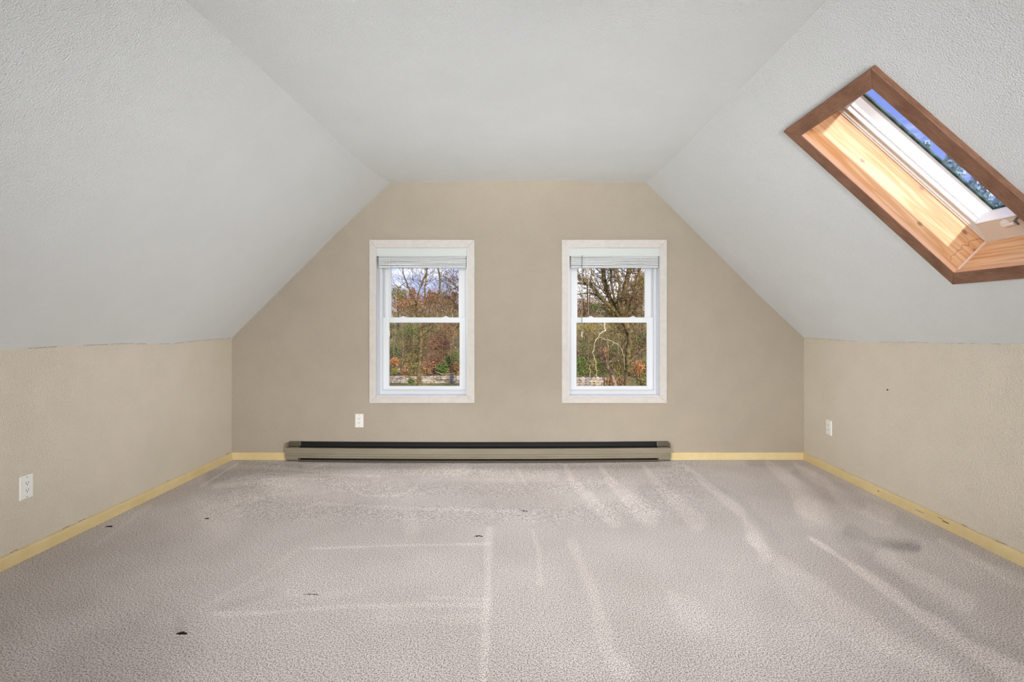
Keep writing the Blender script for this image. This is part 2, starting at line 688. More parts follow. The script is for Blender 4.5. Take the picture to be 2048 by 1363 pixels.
def make_floor():
    pys = np.arange(914.0, 1376.0, 2.0)
    ds = [1095.0] + [FZ * D / (p - 642) for p in pys] + [330, 200, 0, -300, DB]
    xs = np.linspace(LX - 4, RX + 4, 560)
    ds = np.array(ds)
    X, Dd = np.meshgrid(xs, ds)
    dip = -3.4 * np.exp(-((X + 90) / 330.0) ** 4) * np.clip((Dd - 700) / 300.0, 0, 1)
    Z = -FZ + dip
    nr, nc = X.shape
    co = np.stack([X * K, Dd * K, (Z + FZ) * K], -1).reshape(-1, 3)
    idx = np.arange(nr * nc).reshape(nr, nc)
    quads = np.stack([idx[:-1, :-1], idx[:-1, 1:], idx[1:, 1:], idx[1:, :-1]], -1).reshape(-1, 4)[:, ::-1]
    me = bpy.data.meshes.new('floor')
    me.vertices.add(len(co))
    me.vertices.foreach_set('co', co.astype(np.float32).ravel())
    me.loops.add(len(quads) * 4)
    me.loops.foreach_set('vertex_index', quads.astype(np.int32).ravel())
    me.polygons.add(len(quads))
    me.polygons.foreach_set('loop_start', (np.arange(len(quads)) * 4).astype(np.int32))
    me.update(calc_edges=True)
    # pile lay pattern: vacuum cleaner strokes, plus window light and shade painted into the colour
    s = D / np.maximum(Dd, 100)
    px = 1038 + X * s
    py = 642 + FZ * s
    lay = np.ones_like(px)
    # (points, width at start, width at end, gain)
    ST = [
        ([(1130, 928), (1146, 962), (1185, 1000), (1228, 1045)], 3, 14, .13),
        ([(1200, 930), (1228, 968), (1262, 1000), (1300, 1035)], 3, 20, .15),
        ([(1288, 930), (1312, 965), (1350, 1000), (1395, 1045)], 3, 16, .12),
        ([(1368, 930), (1400, 956), (1480, 1022), (1530, 1110)], 3, 13, .14),
        ([(1535, 925), (1585, 965), (1625, 1035)], 4, 24, .12),
        ([(1605, 1010), (1650, 1040)], 16, 16, .12),
        ([(1590, 928), (1650, 960), (1690, 1000), (1775, 1035)], 3, 16, .14),
        ([(1620, 1075), (1735, 1150), (1830, 1222), (1930, 1288), (2060, 1362)], 4, 20, .24),
        ([(1765, 1110), (1850, 1158), (1935, 1205)], 14, 16, .13),
        ([(1880, 1080), (1960, 1125), (2055, 1168)], 5, 12, .12),
        ([(1500, 1075), (1600, 1150), (1700, 1225), (1800, 1290), (1920, 1370)], 10, 26, .12),
        ([(1560, 1150), (1640, 1235), (1760, 1300)], 12, 22, .07),
        ([(1340, 1190), (1400, 1240)], 14, 26, .08),
        ([(1064, 1058), (1078, 1100), (1080, 1165)], 3, 6, .10),
        ([(1145, 1085), (1188, 1190), (1212, 1290), (1262, 1370)], 9, 16, .09),
        ([(978, 1058), (975, 1200), (966, 1370)], 6, 9, .13),
        ([(620, 1096), (800, 1090), (975, 1087)], 2, 2.5, .12),
        ([(640, 1004), (800, 1014), (1040, 1021)], 2.5, 3, .09),
        ([(860, 1010), (1060, 1035)], 8, 14, .05),
        ([(425, 1226), (560, 1222), (690, 1212), (970, 1208)], 4, 5, .09),
        ([(440, 1232), (540, 1226)], 3, 3, .08),
        ([(860, 1194), (975, 1198)], 3, 3, .08),
        ([(430, 972), (560, 958), (700, 944), (930, 936)], 5, 10, .12),
        ([(520, 965), (700, 955), (900, 945), (1100, 950)], 10, 14, .09),
        ([(520, 944), (620, 947), (760, 948)], 2, 2, .10),
        ([(698, 970), (735, 990), (800, 988), (832, 972)], 2, 2.5, .12),
        ([(402, 972), (482, 922)], 1.6, 1.6, .14),
        ([(545, 940), (570, 924)], 1.2, 1.2, .12),
        ([(620, 935), (645, 926)], 1.2, 1.2, .12),
        ([(1033, 932), (1052, 965)], 2, 3, .12),
        ([(820, 1035), (822, 1060)], 13, 15, .08),
        ([(600, 1092), (540, 1140), (400, 1215)], 4, 4, .05),
        ([(960, 1238), (770, 1232)], 10, 14, .05),
        ([(720, 1180), (620, 1192), (560, 1180)], 6, 8, .05),
        ([(300, 1010), (220, 1070), (190, 1090)], 4, 4, .05),
        ([(450, 1010), (420, 1060)], 26, 30, .05),
        ([(470, 990), (620, 975), (800, 960)], 12, 14, .09),
        ([(560, 990), (900, 978), (1250, 985)], 22, 26, .08),  # painted window light: broad pale zone before the heater
        ([(820, 945), (1000, 950), (1330, 955)], 9, 12, .07),
        ([(400, 1010), (450, 1050)], 24, 30, .06),
        # darker: pile pushed the other way, smudges, darker corners, painted shade toward lower left
        ([(425, 952), (520, 940), (660, 950)], 12, 4, -.16),
        ([(480, 924), (600, 930)], 5, 5, -.12),
        ([(600, 933), (900, 930), (1340, 931)], 4, 4, -.12),
        ([(1380, 945), (1480, 1000), (1560, 1080)], 5, 10, -.06),
        ([(1500, 925), (1620, 925)], 6, 6, -.10),
        ([(1590, 945), (1650, 985), (1720, 1010)], 7, 12, -.12),
        ([(1700, 1060), (1740, 1080), (1830, 1095)], 12, 12, -.13),
        ([(1770, 1086), (1835, 1096)], 6, 6, -.14),
        ([(1640, 955), (1760, 1020), (1900, 1080), (2050, 1150)], 10, 18, -.10),
        ([(1690, 1075), (1800, 1180), (1950, 1290), (2060, 1330)], 14, 30, -.07),
        ([(300, 1080), (120, 1160), (0, 1220)], 40, 60, -.05),
        ([(330, 1280), (200, 1330)], 60, 80, -.06),
        ([(440, 1215), (560, 1180)], 8, 10, -.06),
        ([(360, 1240), (360, 1262)], 10, 10, -.07),
        ([(1540, 1200), (1560, 1300)], 20, 30, -.03),
    ]
    rng = np.random.RandomState(4)
    wob = np.zeros_like(px)
    for _ in range(14):
        fx, fy = rng.uniform(-.05, .05), rng.uniform(-.09, .09)
        wob += np.sin(px * fx + py * fy + rng.uniform(0, 6.3)) * 0.7
    brk = rng.uniform(0.25, 1.75, size=px.shape)
    for _ in range(2):
        brk = (brk + np.roll(brk, 1, 0) + np.roll(brk, 1, 1) + np.roll(brk, -1, 1)) / 4
    brk = 1 + (brk - 1) * 0.8
    for pts, w0, w1, g in ST:
        best = np.full_like(px, 1e9)
        wid = np.ones_like(px)
        n = len(pts) - 1
        for i in range(n):
            (x0, y0), (x1, y1) = pts[i], pts[i + 1]
            dx, dy = x1 - x0, y1 - y0
            t = np.clip(((px - x0) * dx + (py - y0) * dy) / (dx * dx + dy * dy), 0, 1)
            dist = np.hypot(px - x0 - t * dx, py - y0 - t * dy)
            wv = w0 + (w1 - w0) * (i + t) / n
            m_ = dist / wv < best
            best = np.where(m_, dist / wv, best)
            wid = np.where(m_, wv, wid)
        q = best + wob * 0.10
        fall = 1 / (1 + np.exp(np.minimum((q - 1.0) * 6.5, 60)))
        lay += 1.3 * g * fall * brk
    lay += 0.05 * np.clip((px - 900) / 700, -1, 1)  # painted light: carpet darker to the left, brighter to the right
    col = np.stack([lay, lay * (1 + 0 * lay), lay, np.ones_like(lay)], -1).reshape(-1, 4)
    at = me.color_attributes.new('lay', 'FLOAT_COLOR', 'POINT')
    at.data.foreach_set('color', col.astype(np.float32).ravel())
    me.materials.append(M['carpet'])
    return link('floor', me, kind='structure')


floor = make_floor()
# worn slits in the carpet
rnd = random.Random(3)
for (px, py, wpx, hpx) in [(362, 1268, 24, 6.5), (957, 1073, 17, 3.2), (622, 1189, 30, 1.8), (217, 1053, 15, 3.0), (1047, 1021, 18, 1.6),
                           (413, 1037, 9, 2.4)]:
    s = (py - 642) / FZ
    d = D / s
    x = (px - 1038) / s
    dz = hpx / s * (D / (s * FZ))          # length on the floor
    a = wpx / s / 2
    top = []
    n = 9
    for i in range(n):
        t = -1 + 2 * i / (n - 1)
        top.append((t, (1 - abs(t) ** 2.5) * dz * rnd.uniform(0.6, 1.0)))
    m_ = MB()
    vs_ = [R(x + t * a, -FZ + 0.35 + floor_dip(x, d), d + h) for t, h in top] + \
          [R(x + t * a, -FZ + 0.35 + floor_dip(x, d), d - 0.12 * h) for t, h in reversed(top)]
    low = [v_ - Vector((0, 0, 0.004)) for v_ in vs_]
    m_.prism(None, [low, vs_])
    m_.build('carpet_slit', M['tear'], floor)
    if wpx > 16:
        t_ = MB()
        for i in range(14):
            t = rnd.uniform(-0.8, 0.6)
            p = R(x + t * a, -FZ + floor_dip(x, d), d - 0.3 - rnd.uniform(0, 0.5) * dz)
            t_.tube([p, p + Vector((rnd.uniform(-.003, .003), -0.004, 0.005)),
                     p + Vector((rnd.uniform(-.005, .005), -0.009, 0.004))], 0.0013, 4)
        t_.build('carpet_tuft', M['tuft'], floor, kind='stuff')


# ------------------------------------------------------------------ baseboards
def baseboard(name, pts, inward):
    """pts: path on the floor against the wall in units (x, d)"""
    prof = [(0, 0), (0, 14.2), (0.9, 14.2), (2.4, 13.4), (3.2, 12.0), (3.4, 10.5), (3.4, 0)]
    rings = []
    for (x, d) in pts:
        rings.append([R(x + inward[0] * p, -FZ + h + (floor_dip(x, d) if h < 1 else 0) - (1 if h < 1 else 0), d + inward[1] * p)
                      for p, h in prof])
    m_ = MB()
    m_.prism(None, rings)
    return m_.build(name, M['base'], kind='structure')


def span(a, b, n):
    return [a + (b - a) * i / n for i in range(n + 1)]


baseboard('baseboard_left', [(LX + .1, d) for d in span(D - 3.5, DB, 6)], (1, 0))
baseboard('baseboard_right', [(RX - .1, d) for d in span(D - 3.5, DB, 6)], (-1, 0))
baseboard('baseboard_back', [(x, D - .1) for x in span(LX, -462.5, 4)], (0, -1))
baseboard('baseboard_back', [(x, D - .1) for x in span(301.5, RX, 4)], (0, -1))
# scuffs on the right baseboard
scm = mat('scuff_brown', lin(92, 66, 44), 0.8)
bb = bpy.data.objects['baseboard_right']
for (px, py, ln, tk) in [(1888, 1042, 12, 1.2), (1835, 1020, 16, .5), (1878, 1034, 10, .5), (1756, 981, 3, 1.2)]:
    s = (px - 1038) / (RX - 3.5)
    z = -(py - 642) / s
    d = D / s
    m_ = MB()
    m_.ubox(RX - 3.7, RX - 3.45, d - ln / s, d + ln / s * .3, z - tk / 2, z + tk / 2)
    m_.build('scuff', scm, bb)


# ------------------------------------------------------------------ windows
def ring_loft(m_, rings):
    """rings: list of 4-point rings (CCW), lofted, open ends"""
    b = len(m_.v)
    for r in rings:
        m_.v += [Vector(p) for p in r]
    for i in range(len(rings) - 1):
        for j in range(4):
            k = (j + 1) % 4
            m_.f.append((b + i * 4 + j, b + i * 4 + k, b + (i + 1) * 4 + k, b + (i + 1) * 4 + j))
    return m_


def rr(x0, x1, z0, z1, d):
    return [R(x0, z0, d), R(x1, z0, d), R(x1, z1, d), R(x0, z1, d)]


def frame_solid(m_, o, i, d0, d1):
    """rectangular ring solid: o, i = (x0,x1,z0,z1)"""
    ring_loft(m_, [rr(*i, d0), rr(*o, d0), rr(*o, d1), rr(*i, d1), rr(*i, d0)])


def casing_board(parent, o, i, side, d0, d1):
    ox0, ox1, oz0, oz1 = o
    ix0, ix1, iz0, iz1 = i
    g = 0.12
    q = {'left': [(ox0, oz0 + g), (ix0, iz0 + g), (ix0, iz1 - g), (ox0, oz1 - g)],
         'right': [(ox1, oz0 + g), (ix1, iz0 + g), (ix1, iz1 - g), (ox1, oz1 - g)],
         'top': [(ox0 + g, oz1), (ix0 + g, iz1), (ix1 - g, iz1), (ox1 - g, oz1)],
         'bottom': [(ox0 + g, oz0), (ix0 + g, iz0), (ix1 - g, iz0), (ox1 - g, oz0)]}[side]
    m_ = MB()
    m_.hexa([R(x, z, d0) for x, z in q] + [R(x, z, d1) for x, z in q])
    m_.build('casing_board', M['casing'], parent, bevel=0.0012)


def window(name, W):
    x0, x1, z0, z1 = W
    root = empty(name, R((x0 + x1) / 2, z0, D), kind='structure')
    f = 0.996
    I = (x0 * f + .3, x1 * f - .3, z0 * f, z1 * f)
    O = (x0 * f - 13.4, x1 * f + 14.0, z0 * f - 13.2, z1 * f + 15.6)
    for s in ('left', 'right', 'top', 'bottom'):
        casing_board(root, O, I, s, D - 4.2, D)
    # jamb liner: white box lining the opening
    m_ = MB()
    frame_solid(m_, (x0, x1, z0, z1), (x0 + 1.6, x1 - 1.6, z0 + 1.6, z1 - 1.6), D - 0.5, D + 27)
    m_.build('jamb_liner', M['vinyl'], root)
    # vinyl frame with tracks
    m_ = MB()
    frame_solid(m_, (x0, x1, z0, z1), (x0 + 6.6, x1 - 6.6, z0 + 8.5, z1 - 6), D + 24, D + 28)
    frame_solid(m_, (x0, x1, z0, z1), (x0 + 7.6, x1 - 7.6, z0 + 10.4, z1 - 7), D + 28, D + 34.6)
    frame_solid(m_, (x0, x1, z0, z1), (x0 + 9.5, x1 - 9.5, z0 + 12, z1 - 8), D + 34.6, D + 39)
    m_.build('window_frame', M['vinyl_track'], root)
    m_ = MB()
    frame_solid(m_, (x0 + 6.4, x1 - 6.4, z0 + 6, z1 - 5), (x0 + 10, x1 - 10, z0 + 10, z1 - 10), D + 42, D + 44)
    m_.build('exterior_stop', M['vinyl'], root)

    def sash(nm, o, i, d0, d1):
        m_ = MB()
        frame_solid(m_, o, i, d0, d1)
        sh = m_.build(nm, M['vinyl'], root)
        # glazing bead and pane
        m2 = MB()
        frame_solid(m2, (i[0] - 1, i[1] + 1, i[2] - 1, i[3] + 1), (i[0] + .8, i[1] - .8, i[2] + .8, i[3] - .8),
                    d0 + 2.0, d0 + 3.2)
        m2.build('glazing_bead', M['vinyl_track'], sh)
        m3 = MB()
        m3.ubox(i[0] - .5, i[1] + .5, d0 + 4.0, d0 + 4.6, i[2] - .5, i[3] + .5)
        m3.build('pane', M['glass'], sh)
        return sh
    xl, xr = x0 + 7.6, x1 - 7.6
    sash('lower_sash', (xl, xr, z0 + 10.2, 7.8), (xl + 11.0, xr - 11.0, -133.7, -2.3), D + 28.0, D + 34.5)
    up = sash('upper_sash', (x0 + 6.6, x1 - 6.6, -1.5, z1 - 7), (x0 + 21.2, x1 - 21.2, 6.4, z1 - 20), D + 35.2, D + 41.0)
    # sash locks on the meeting rail
    for fr in (0.24, 0.76):
        cx = xl + (xr - xl) * fr
        m_ = MB()
        m_.ubox(cx - 6, cx + 6, D + 28.5, D + 33, 7.8, 8.9)
        m_.ubox(cx - 2.2, cx + 3.5, D + 27.6, D + 32, 8.9, 10.4)
        m_.build('sash_lock', M['vinyl'], root, bevel=0.0008)
    # finger lift on the bottom rail
    m_ = MB()
    m_.ubox(xl + 50, xr - 50, D + 26.4, D + 28, -137.2, -136)
    m_.build('finger_lift', M['vinyl'], root)
    return root


window('window_1', WINS[0])
window('window_2', WINS[1])


def blind(W, seed, label, wandx, wmat, ladders, sag):
    x0, x1, z0, z1 = W
    rn = random.Random(seed)
    root = empty('window_blind', R((x0 + x1) / 2, z1 - 2, D + 8), label, 'blind')
    f = 0.998
    m_ = MB()
    m_.ubox(x0 + 1.4, x1 - 1.0, D - 2.5, D - 1.2, 129.8, z1 - 1.9)
    m_.build('valance', M['valance'], root, bevel=0.0012)
    m_ = MB()
    m_.ubox(x0 + 5, x1 - 4, D + .5, D + 12, 133, z1 - 2.5)
    m_.build('headrail', M['blind'], root)
    xa, xb = x0 + 5.0, x1 - 3.0
    nsl = 7
    zz = 129.2
    for k in range(nsl):
        t1, t2 = rn.uniform(-.5, .5), rn.uniform(-.4, .4)
        rings = []
        yo = rn.uniform(-.5, .5)
        for q in range(7):
            t = q / 6
            x = xa + (xb - xa) * t
            zc = zz + t1 * (t - .5) + t2 * math.sin(t * math.pi * 2) - sag * math.sin(math.pi * t) * .3
            prof = [(-0.2, -1.0), (-.35, 0), (-.1, 1.2), (6, 1.35), (12, 1.0), (12.3, -.6), (6, -.9)]
            rings.append([R(x, zc + pz, D + 1.0 + yo + pd) for pd, pz in prof])
        m_ = MB()
        m_.prism(None, rings)
        m_.build('slat', M['blind'], root)
        zz -= 2.75
    m_ = MB()
    m_.ubox(xa, xb, D + .6, D + 13.2, 107.0, 110.6)
    m_.build('bottom_rail', M['blind'], root, bevel=0.002)
    for lx in ladders:
        m_ = MB()
        pts = []
        for k in range(13):
            z = 131 - k * 2.0
            pts.append(R(lx + rn.uniform(-2.6, 2.6), z, D + .1 - rn.uniform(0, 1.2)))
        m_.tube(pts, 0.0012, 5)
        pts = [p + Vector((rn.uniform(-.012, .012), 0, 0)) for p in pts]
        m_.tube(pts, 0.001, 5)
        m_.build('ladder_cord', M['cord'], root)
    # tilt wand
    m_ = MB()
    a, b_ = R(wandx, 131, D - 3.2), R(wandx - .4, -25, D - 3.4)
    m_.tube([a, a.lerp(b_, .5), b_], 0.0034, 6)
    w_ = m_.build('tilt_wand', wmat, root)
    m_ = MB()
    c_ = R(wandx - .4, -32, D - 3.4)
    m_.tube([b_ + Vector((0, 0, .02)), b_.lerp(c_, .5), c_], [0.004, 0.0058, 0.004], 8)
    m_.build('wand_tip', M['wand_pale'], w_)
    # lift cord
    m_ = MB()
    m_.tube([R(x0 + 40, 108, D + 2), R(x0 + 40.4, 60, D + 2), R(x0 + 40, 12, D + 2)], 0.0009, 5)
    m_.build('lift_cord', M['cord'], root)


blind(WINS[0], 5, 'white horizontal blind drawn up, in the left window, with pale tilt wand', -258.3, M['wand_pale'],
      [-247, -195, -139], 0.0)
blind(WINS[1], 9, 'white horizontal blind drawn up, in the right window, with grey tilt wand', 125.8, M['wand'],
      [135, 192, 243], 1.0)


# ------------------------------------------------------------------ skylight
sky = empty('window_3', S(187, 76, 0), kind='structure')


def locattr(o, fn):
    """store board-local coordinates for the grain"""
    me = o.data
    at = me.attributes.new('loc', 'FLOAT_VECTOR', 'POINT')
    off = wloc(o)
    data = []
    for v_ in me.vertices:
        data += list(fn(v_.co + off))
    at.data.foreach_set('vector', data)


def inv(p, along):
    x = p.x / K
    z = p.z / K - FZ
    d = p.y / K
    u = (x - z) / r2
    w_ = (x + z - SUM0) / r2
    v_ = 607.7 - SK * (u - 61.2) - d
    if along == 'u':
        return (u * K, v_ * K, w_ * K)
    return (v_ * K + 3, u * K, w_ * K)


def board(name, quad, w0, w1, m, along, bevel=0.0, parent=sky):
    m_ = MB()
    m_.hexa([S(u, v_, w0) for u, v_ in quad] + [S(u, v_, w1) for u, v_ in quad])
    o = m_.build(name, m, parent, bevel=bevel)
    locattr(o, lambda p: inv(p, along))
    return o


Ou0, Ou1, Ov0, Ov1 = 61.2, 313.5, 0.0, 151.7
Iu0, Iu1, Iv0, Iv1 = 76.8, 297.4, 16.6, 135.4
g = 0.15
quads = [('u', [(Ou0 + g, Ov0), (Iu0 + g, Iv0), (Iu1 - g, Iv0), (Ou1 - g, Ov0)]),
         ('u', [(Ou0 + g, Ov1), (Iu0 + g, Iv1), (Iu1 - g, Iv1), (Ou1 - g, Ov1)]),
         ('v', [(Ou0, Ov0 + g), (Iu0, Iv0 + g), (Iu0, Iv1 - g), (Ou0, Ov1 - g)]),
         ('v', [(Ou1, Ov0 + g), (Iu1, Iv0 + g), (Iu1, Iv1 - g), (Ou1, Ov1 - g)])]
for al, q in quads:
    board('casing_board', q, -5.0, 0.4, M['oak'], al, bevel=0.0014)
# casing inner edges, sky light on them painted as pale strips
for al, q in [('u', [(Iu0, Iv0), (Iu0, Iv0 + .5), (Iu1, Iv0 + .5), (Iu1, Iv0)]),
              ('v', [(Iu1 - .5, Iv0), (Iu1, Iv0), (Iu1, Iv1), (Iu1 - .5, Iv1)])]:
    board('edge_strip', q, -4.2, 0.5, M['oak_edge'], al)
# shaft panels
T = 8
Pu0, Pu1, Pv0, Pv1 = 73.5, 299.5, 14.0, 138.5
for al, q in [('u', [(Pu0 - T, Pv0 - T), (Pu0 - T, Pv0), (Pu1 + T, Pv0), (Pu1 + T, Pv0 - T)]),
              ('u', [(Pu0 - T, Pv1), (Pu0 - T, Pv1 + T), (Pu1 + T, Pv1 + T), (Pu1 + T, Pv1)]),
              ('v', [(Pu0 - T, Pv0), (Pu0, Pv0), (Pu0, Pv1), (Pu0 - T, Pv1)]),
              ('v', [(Pu1, Pv0), (Pu1 + T, Pv0), (Pu1 + T, Pv1), (Pu1, Pv1)])]:
    board('shaft_panel', q, 0.5, 46, M['pine'], al)
# water stain ring in the lower corner
stain = noisy('water_stain', lin(128, 74, 52), lin(178, 120, 88), 60, 0.7)
m_ = MB()
rn = random.Random(8)
pts = [(299.3, 45), (292, 44), (290.5, 40), (288, 37), (287, 33), (289.5, 30), (284, 26), (287, 22), (284.5, 18), (286, 13), (284, 9), (287, 5)]
for (a, b_) in zip(pts[:-1], pts[1:]):
    m_.tube([S(a[0], Pv0 + .02, a[1]), S(b_[0], Pv0 + .02, b_[1])], 0.0011, 4)
m_.build('water_stain', stain, sky)
caulk = noisy('cracked_caulk', lin(226, 202, 188), lin(240, 222, 208), 80, 0.8)
m_ = MB()
m_.tube([S(Pu1 - .4, Pv0 + .4, w_) for w_ in (0.5, 10, 20, 30, 40, 46)], [0.006, 0.0045, 0.006, 0.005, 0.006, 0.004], 6)
m_.build('corner_caulk', caulk, sky)


def srect(u0, u1, v0, v1, w_):
    return [S(u0, v0, w_), S(u1, v0, w_), S(u1, v1, w_), S(u0, v1, w_)]


m_ = MB()
ring_loft(m_, [srect(60, 312, 2, 150, 46.2), srect(74.5, 298.0, 15.0, 137.5, 45.0), srect(75.0, 297.3, 15.6, 137, 46.5),
               srect(75.5, 296.5, 16.2, 136.5, 46.5), srect(80, 277.5, 17.6, 134.5, 50.0), srect(80, 277.5, 17.6, 134.5, 53.0),
               srect(60, 312, 2, 150, 60)])
m_.build('skylight_frame', M['frame_beige'], sky)
m_ = MB()
ring_loft(m_, [srect(79, 279, 17, 135.5, 52.5), srect(80.5, 276.5, 18.6, 134, 49.6), srect(82, 275.6, 20.2, 132.6, 49.8),
               srect(82.3, 275.3, 20.6, 132.2, 54.0), srect(83.5, 275, 22.4, 131, 54.4), srect(83.8, 274.8, 22.8, 130.6, 58),
               srect(88, 273.7, 29.0, 124, 65.8), srect(60, 312, 2, 150, 67)])
sash_o = m_.build('skylight_sash', M['sash_white'], sky)
m_ = MB()
ring_loft(m_, [srect(88, 273.7, 29.0, 124, 65.6), srect(90.5, 271.8, 31.8, 121.5, 65.9), srect(90.5, 271.8, 31.8, 121.5, 68),
               srect(84, 278, 25, 128, 68)])
m_.build('gasket', M['gasket'], sash_o)
m_ = MB()
m_.hexa(srect(86, 276, 27, 126, 66.2) + srect(86, 276, 27, 126, 67.2))
m_.build('pane', M['glass_sky'], sash_o)
# opening latch on the bottom of the frame
lp = S(282, 49.6, 48.0)
nW = (S(0, 0, 10) - S(0, 0, 0)).normalized()
nV = (S(0, 10, 0) - S(0, 0, 0)).normalized()
nU = (S(10, 0, 0) - S(0, 0, 0)).normalized()
m_ = MB()
m_.tube([lp + nW * .01, lp - nW * 0.004, lp - nW * 0.012], [0.016, 0.016, 0.013], 14)
m_.tube([lp - nW * 0.012, lp - nW * 0.016 + nV * 0.02, lp - nW * 0.014 + nV * 0.055], [0.007, 0.008, 0.007], 8)
m_.build('latch', mat('latch_plastic', lin(232, 222, 214), 0.4), sky)
m_ = MB()
q_ = lp + nV * 0.062 - nW * 0.012
m_.tube([q_ - nU * .012 + nW * .02, q_ - nU * .01, q_ + nU * .012], [.006, .006, .004], 6)
m_.build('latch_pin', M['screw'], sky)


# ------------------------------------------------------------------ heater
def heater():
    xa, xb = -459.5, 299.0
    root = empty('baseboard_heater', R((xa + xb) / 2, -FZ, D - 10),
                 'long taupe electric baseboard heater along the far wall under the two windows', 'heater')

    def bend(x, z):
        t = (x - (xa + xb) / 2) / ((xb - xa) / 2)
        return z - 2.4 * (1 - t * t) * (0.75 if z > -255 else 1.0)

    def ext(name, prof, x0, x1, m, n=24, parent=root, bevel=0):
        rings = [[R(x, bend(x, z), d) for d, z in prof] for x in span(x0, x1, n)]
        m_ = MB()
        m_.prism(None, rings)
        return m_.build(name, m, parent, bevel=bevel)
    cap = 24.0
    ext('back_plate', [(D - .2, -239.5), (D - 1.4, -239.5), (D - 1.4, -276), (D - .2, -276)], xa + 1, xb - 1, M['black'])
    ext('slot_shade_sheet', [(D - 1.2, -246.4), (D - 15.0, -252.4), (D - 15.0, -253.4), (D - 1.2, -247.4)], xa + 2, xb - 2, M['black'])  # black sheet added to paint the shade inside the top slot
    fp = ext('front_panel', [(D - 14, -249.0), (D - 17.4, -249.0), (D - 18.0, -249.6), (D - 18.0, -259.6), (D - 16.8, -260.8), (D - 17.8, -262.0),
                             (D - 17.8, -263.8), (D - 16.6, -265), (D - 17.8, -266.4), (D - 17.2, -268.6), (D - 14, -268.6),
                             (D - 14, -268), (D - 15.8, -267), (D - 15.8, -250.4), (D - 14, -250)], xa + cap * .98, xb - cap * .98, M['heater'])
    ext('bottom_rail', [(D - .5, -275.2), (D - 15.5, -275.2), (D - 16.5, -274.6), (D - 16.5, -272.4), (D - 15.6, -272.4), (D - 15.2, -276.6), (D - .5, -276.6)],
        xa + 2, xb - 2, M['heater_dark'])
    ext('damper', [(D - 6.5, -245.2), (D - 7.5, -244.9), (D - 7.5, -245.8), (D - 6.5, -246)], xa + cap, xb - cap * 1.25, M['fin'])
    # heating element: tube with fins
    m_ = MB()
    m_.tube([R(x, bend(x, -259), D - 8.5) for x in span(xa + 20, xb - 20, 12)], 0.009, 8)
    el = m_.build('heating_element', M['fin'], root)
    m_ = MB()
    for i in range(120):
        x = xa + 30 + (xb - xa - 60) * i / 119
        m_.hexa([R(x, bend(x, -266), D - 13), R(x + .3, bend(x, -266), D - 13), R(x + .3, bend(x, -266), D - 4), R(x, bend(x, -266), D - 4),
                 R(x, bend(x, -252), D - 13), R(x + .3, bend(x, -252), D - 13), R(x + .3, bend(x, -252), D - 4), R(x, bend(x, -252), D - 4)])
    m_.build('fins', M['fin'], el, kind='stuff')
    for (a, b_) in ((xa, xa + cap), (xb - cap, xb)):
        # wiring compartment cover: deep lower box, set-back upper part
        c_ = ext('end_cap', [(D - .3, -240.2), (D - 5.0, -240.4), (D - 5.6, -249.2), (D - 17.6, -249.2), (D - 18.4, -249.8), (D - 18.4, -259.8),
                             (D - 17.2, -261), (D - 18.2, -262.2), (D - 18.2, -263.8), (D - 17.0, -265), (D - 18.0, -266.2), (D - 17.6, -268.8),
                             (D - 15.5, -268.8), (D - 15.5, -276.4), (D - .3, -276.4)], a, b_, M['heater'], n=2)
        ext('side_plate', [(D - .3, -240.0), (D - 15.5, -241.2), (D - 17.8, -249.6), (D - 5, -249.6)], *((a, a + .9) if a == xa else (b_ - .9, b_)), M['heater'], n=1, parent=c_)
        ext('cap_recess', [(D - 5.0, -240.7), (D - 5.3, -240.7), (D - 5.9, -249.1), (D - 5.5, -249.1)], a + .6, b_ - .4, M['heater_dark'], n=1, parent=c_)


heater()


# ------------------------------------------------------------------ outlets
def outlet(center, xdir, nrm, label, cracked=False):
    """center on the wall surface; xdir to the right seen from the room; nrm into the room"""
    root = empty('electrical_outlet', center, label, 'outlet')
    up = Vector((0, 0, 1))

    def bx(m_, x0, x1, z0, z1, y0, y1):
        p = []
        for y in (y0, y1):
            p += [center + xdir * x + up * z + nrm * y for x, z in ((x0, z0), (x1, z0), (x1, z1), (x0, z1))]
        return m_.hexa(p)
    m_ = MB()
    # bevelled plate: base and raised face
    a, b_ = 0.035, 0.057
    m_.prism(None, [[center + xdir * x + up * z + nrm * y for x, z in ((-sx, -sz), (sx, -sz), (sx, sz), (-sx, sz))]
                    for y, sx, sz in ((-.002, a, b_), (.003, a, b_), (.0062, a - .0035, b_ - .0035))])
    m_.build('wall_plate', M['plate'], root)
    m_ = MB()
    bx(m_, -.0165, .0165, -.0335, .0335, .004, .0056)
    m_.build('insert_gap', mat('gap_shadow_grey', lin(150, 150, 146), .7), root)
    m_ = MB()
    bx(m_, -.0157, .0157, -.0327, .0327, .005, .0078)
    rec = m_.build('receptacle', M['plate'], root, bevel=.0006)
    for cz in (.0175, -.0175):
        for sx in (-.0065, .0065):
            m_ = MB()
            bx(m_, sx - .0012, sx + .0012, cz, cz + .0085, .0075, .0081)
            m_.build('slot', M['slot'], rec)
        m_ = MB()
        p = center + up * (cz - .0055)
        m_.tube([p + nrm * .0072, p + nrm * .0081], .0027, 8)
        m_.build('ground_hole', M['slot'], rec)
    for sz in (.0475, -.0475):
        m_ = MB()
        p = center + up * sz
        m_.tube([p + nrm * .005, p + nrm * .0072], .0026, 8)
        m_.build('screw', M['screw'], root)
    return root


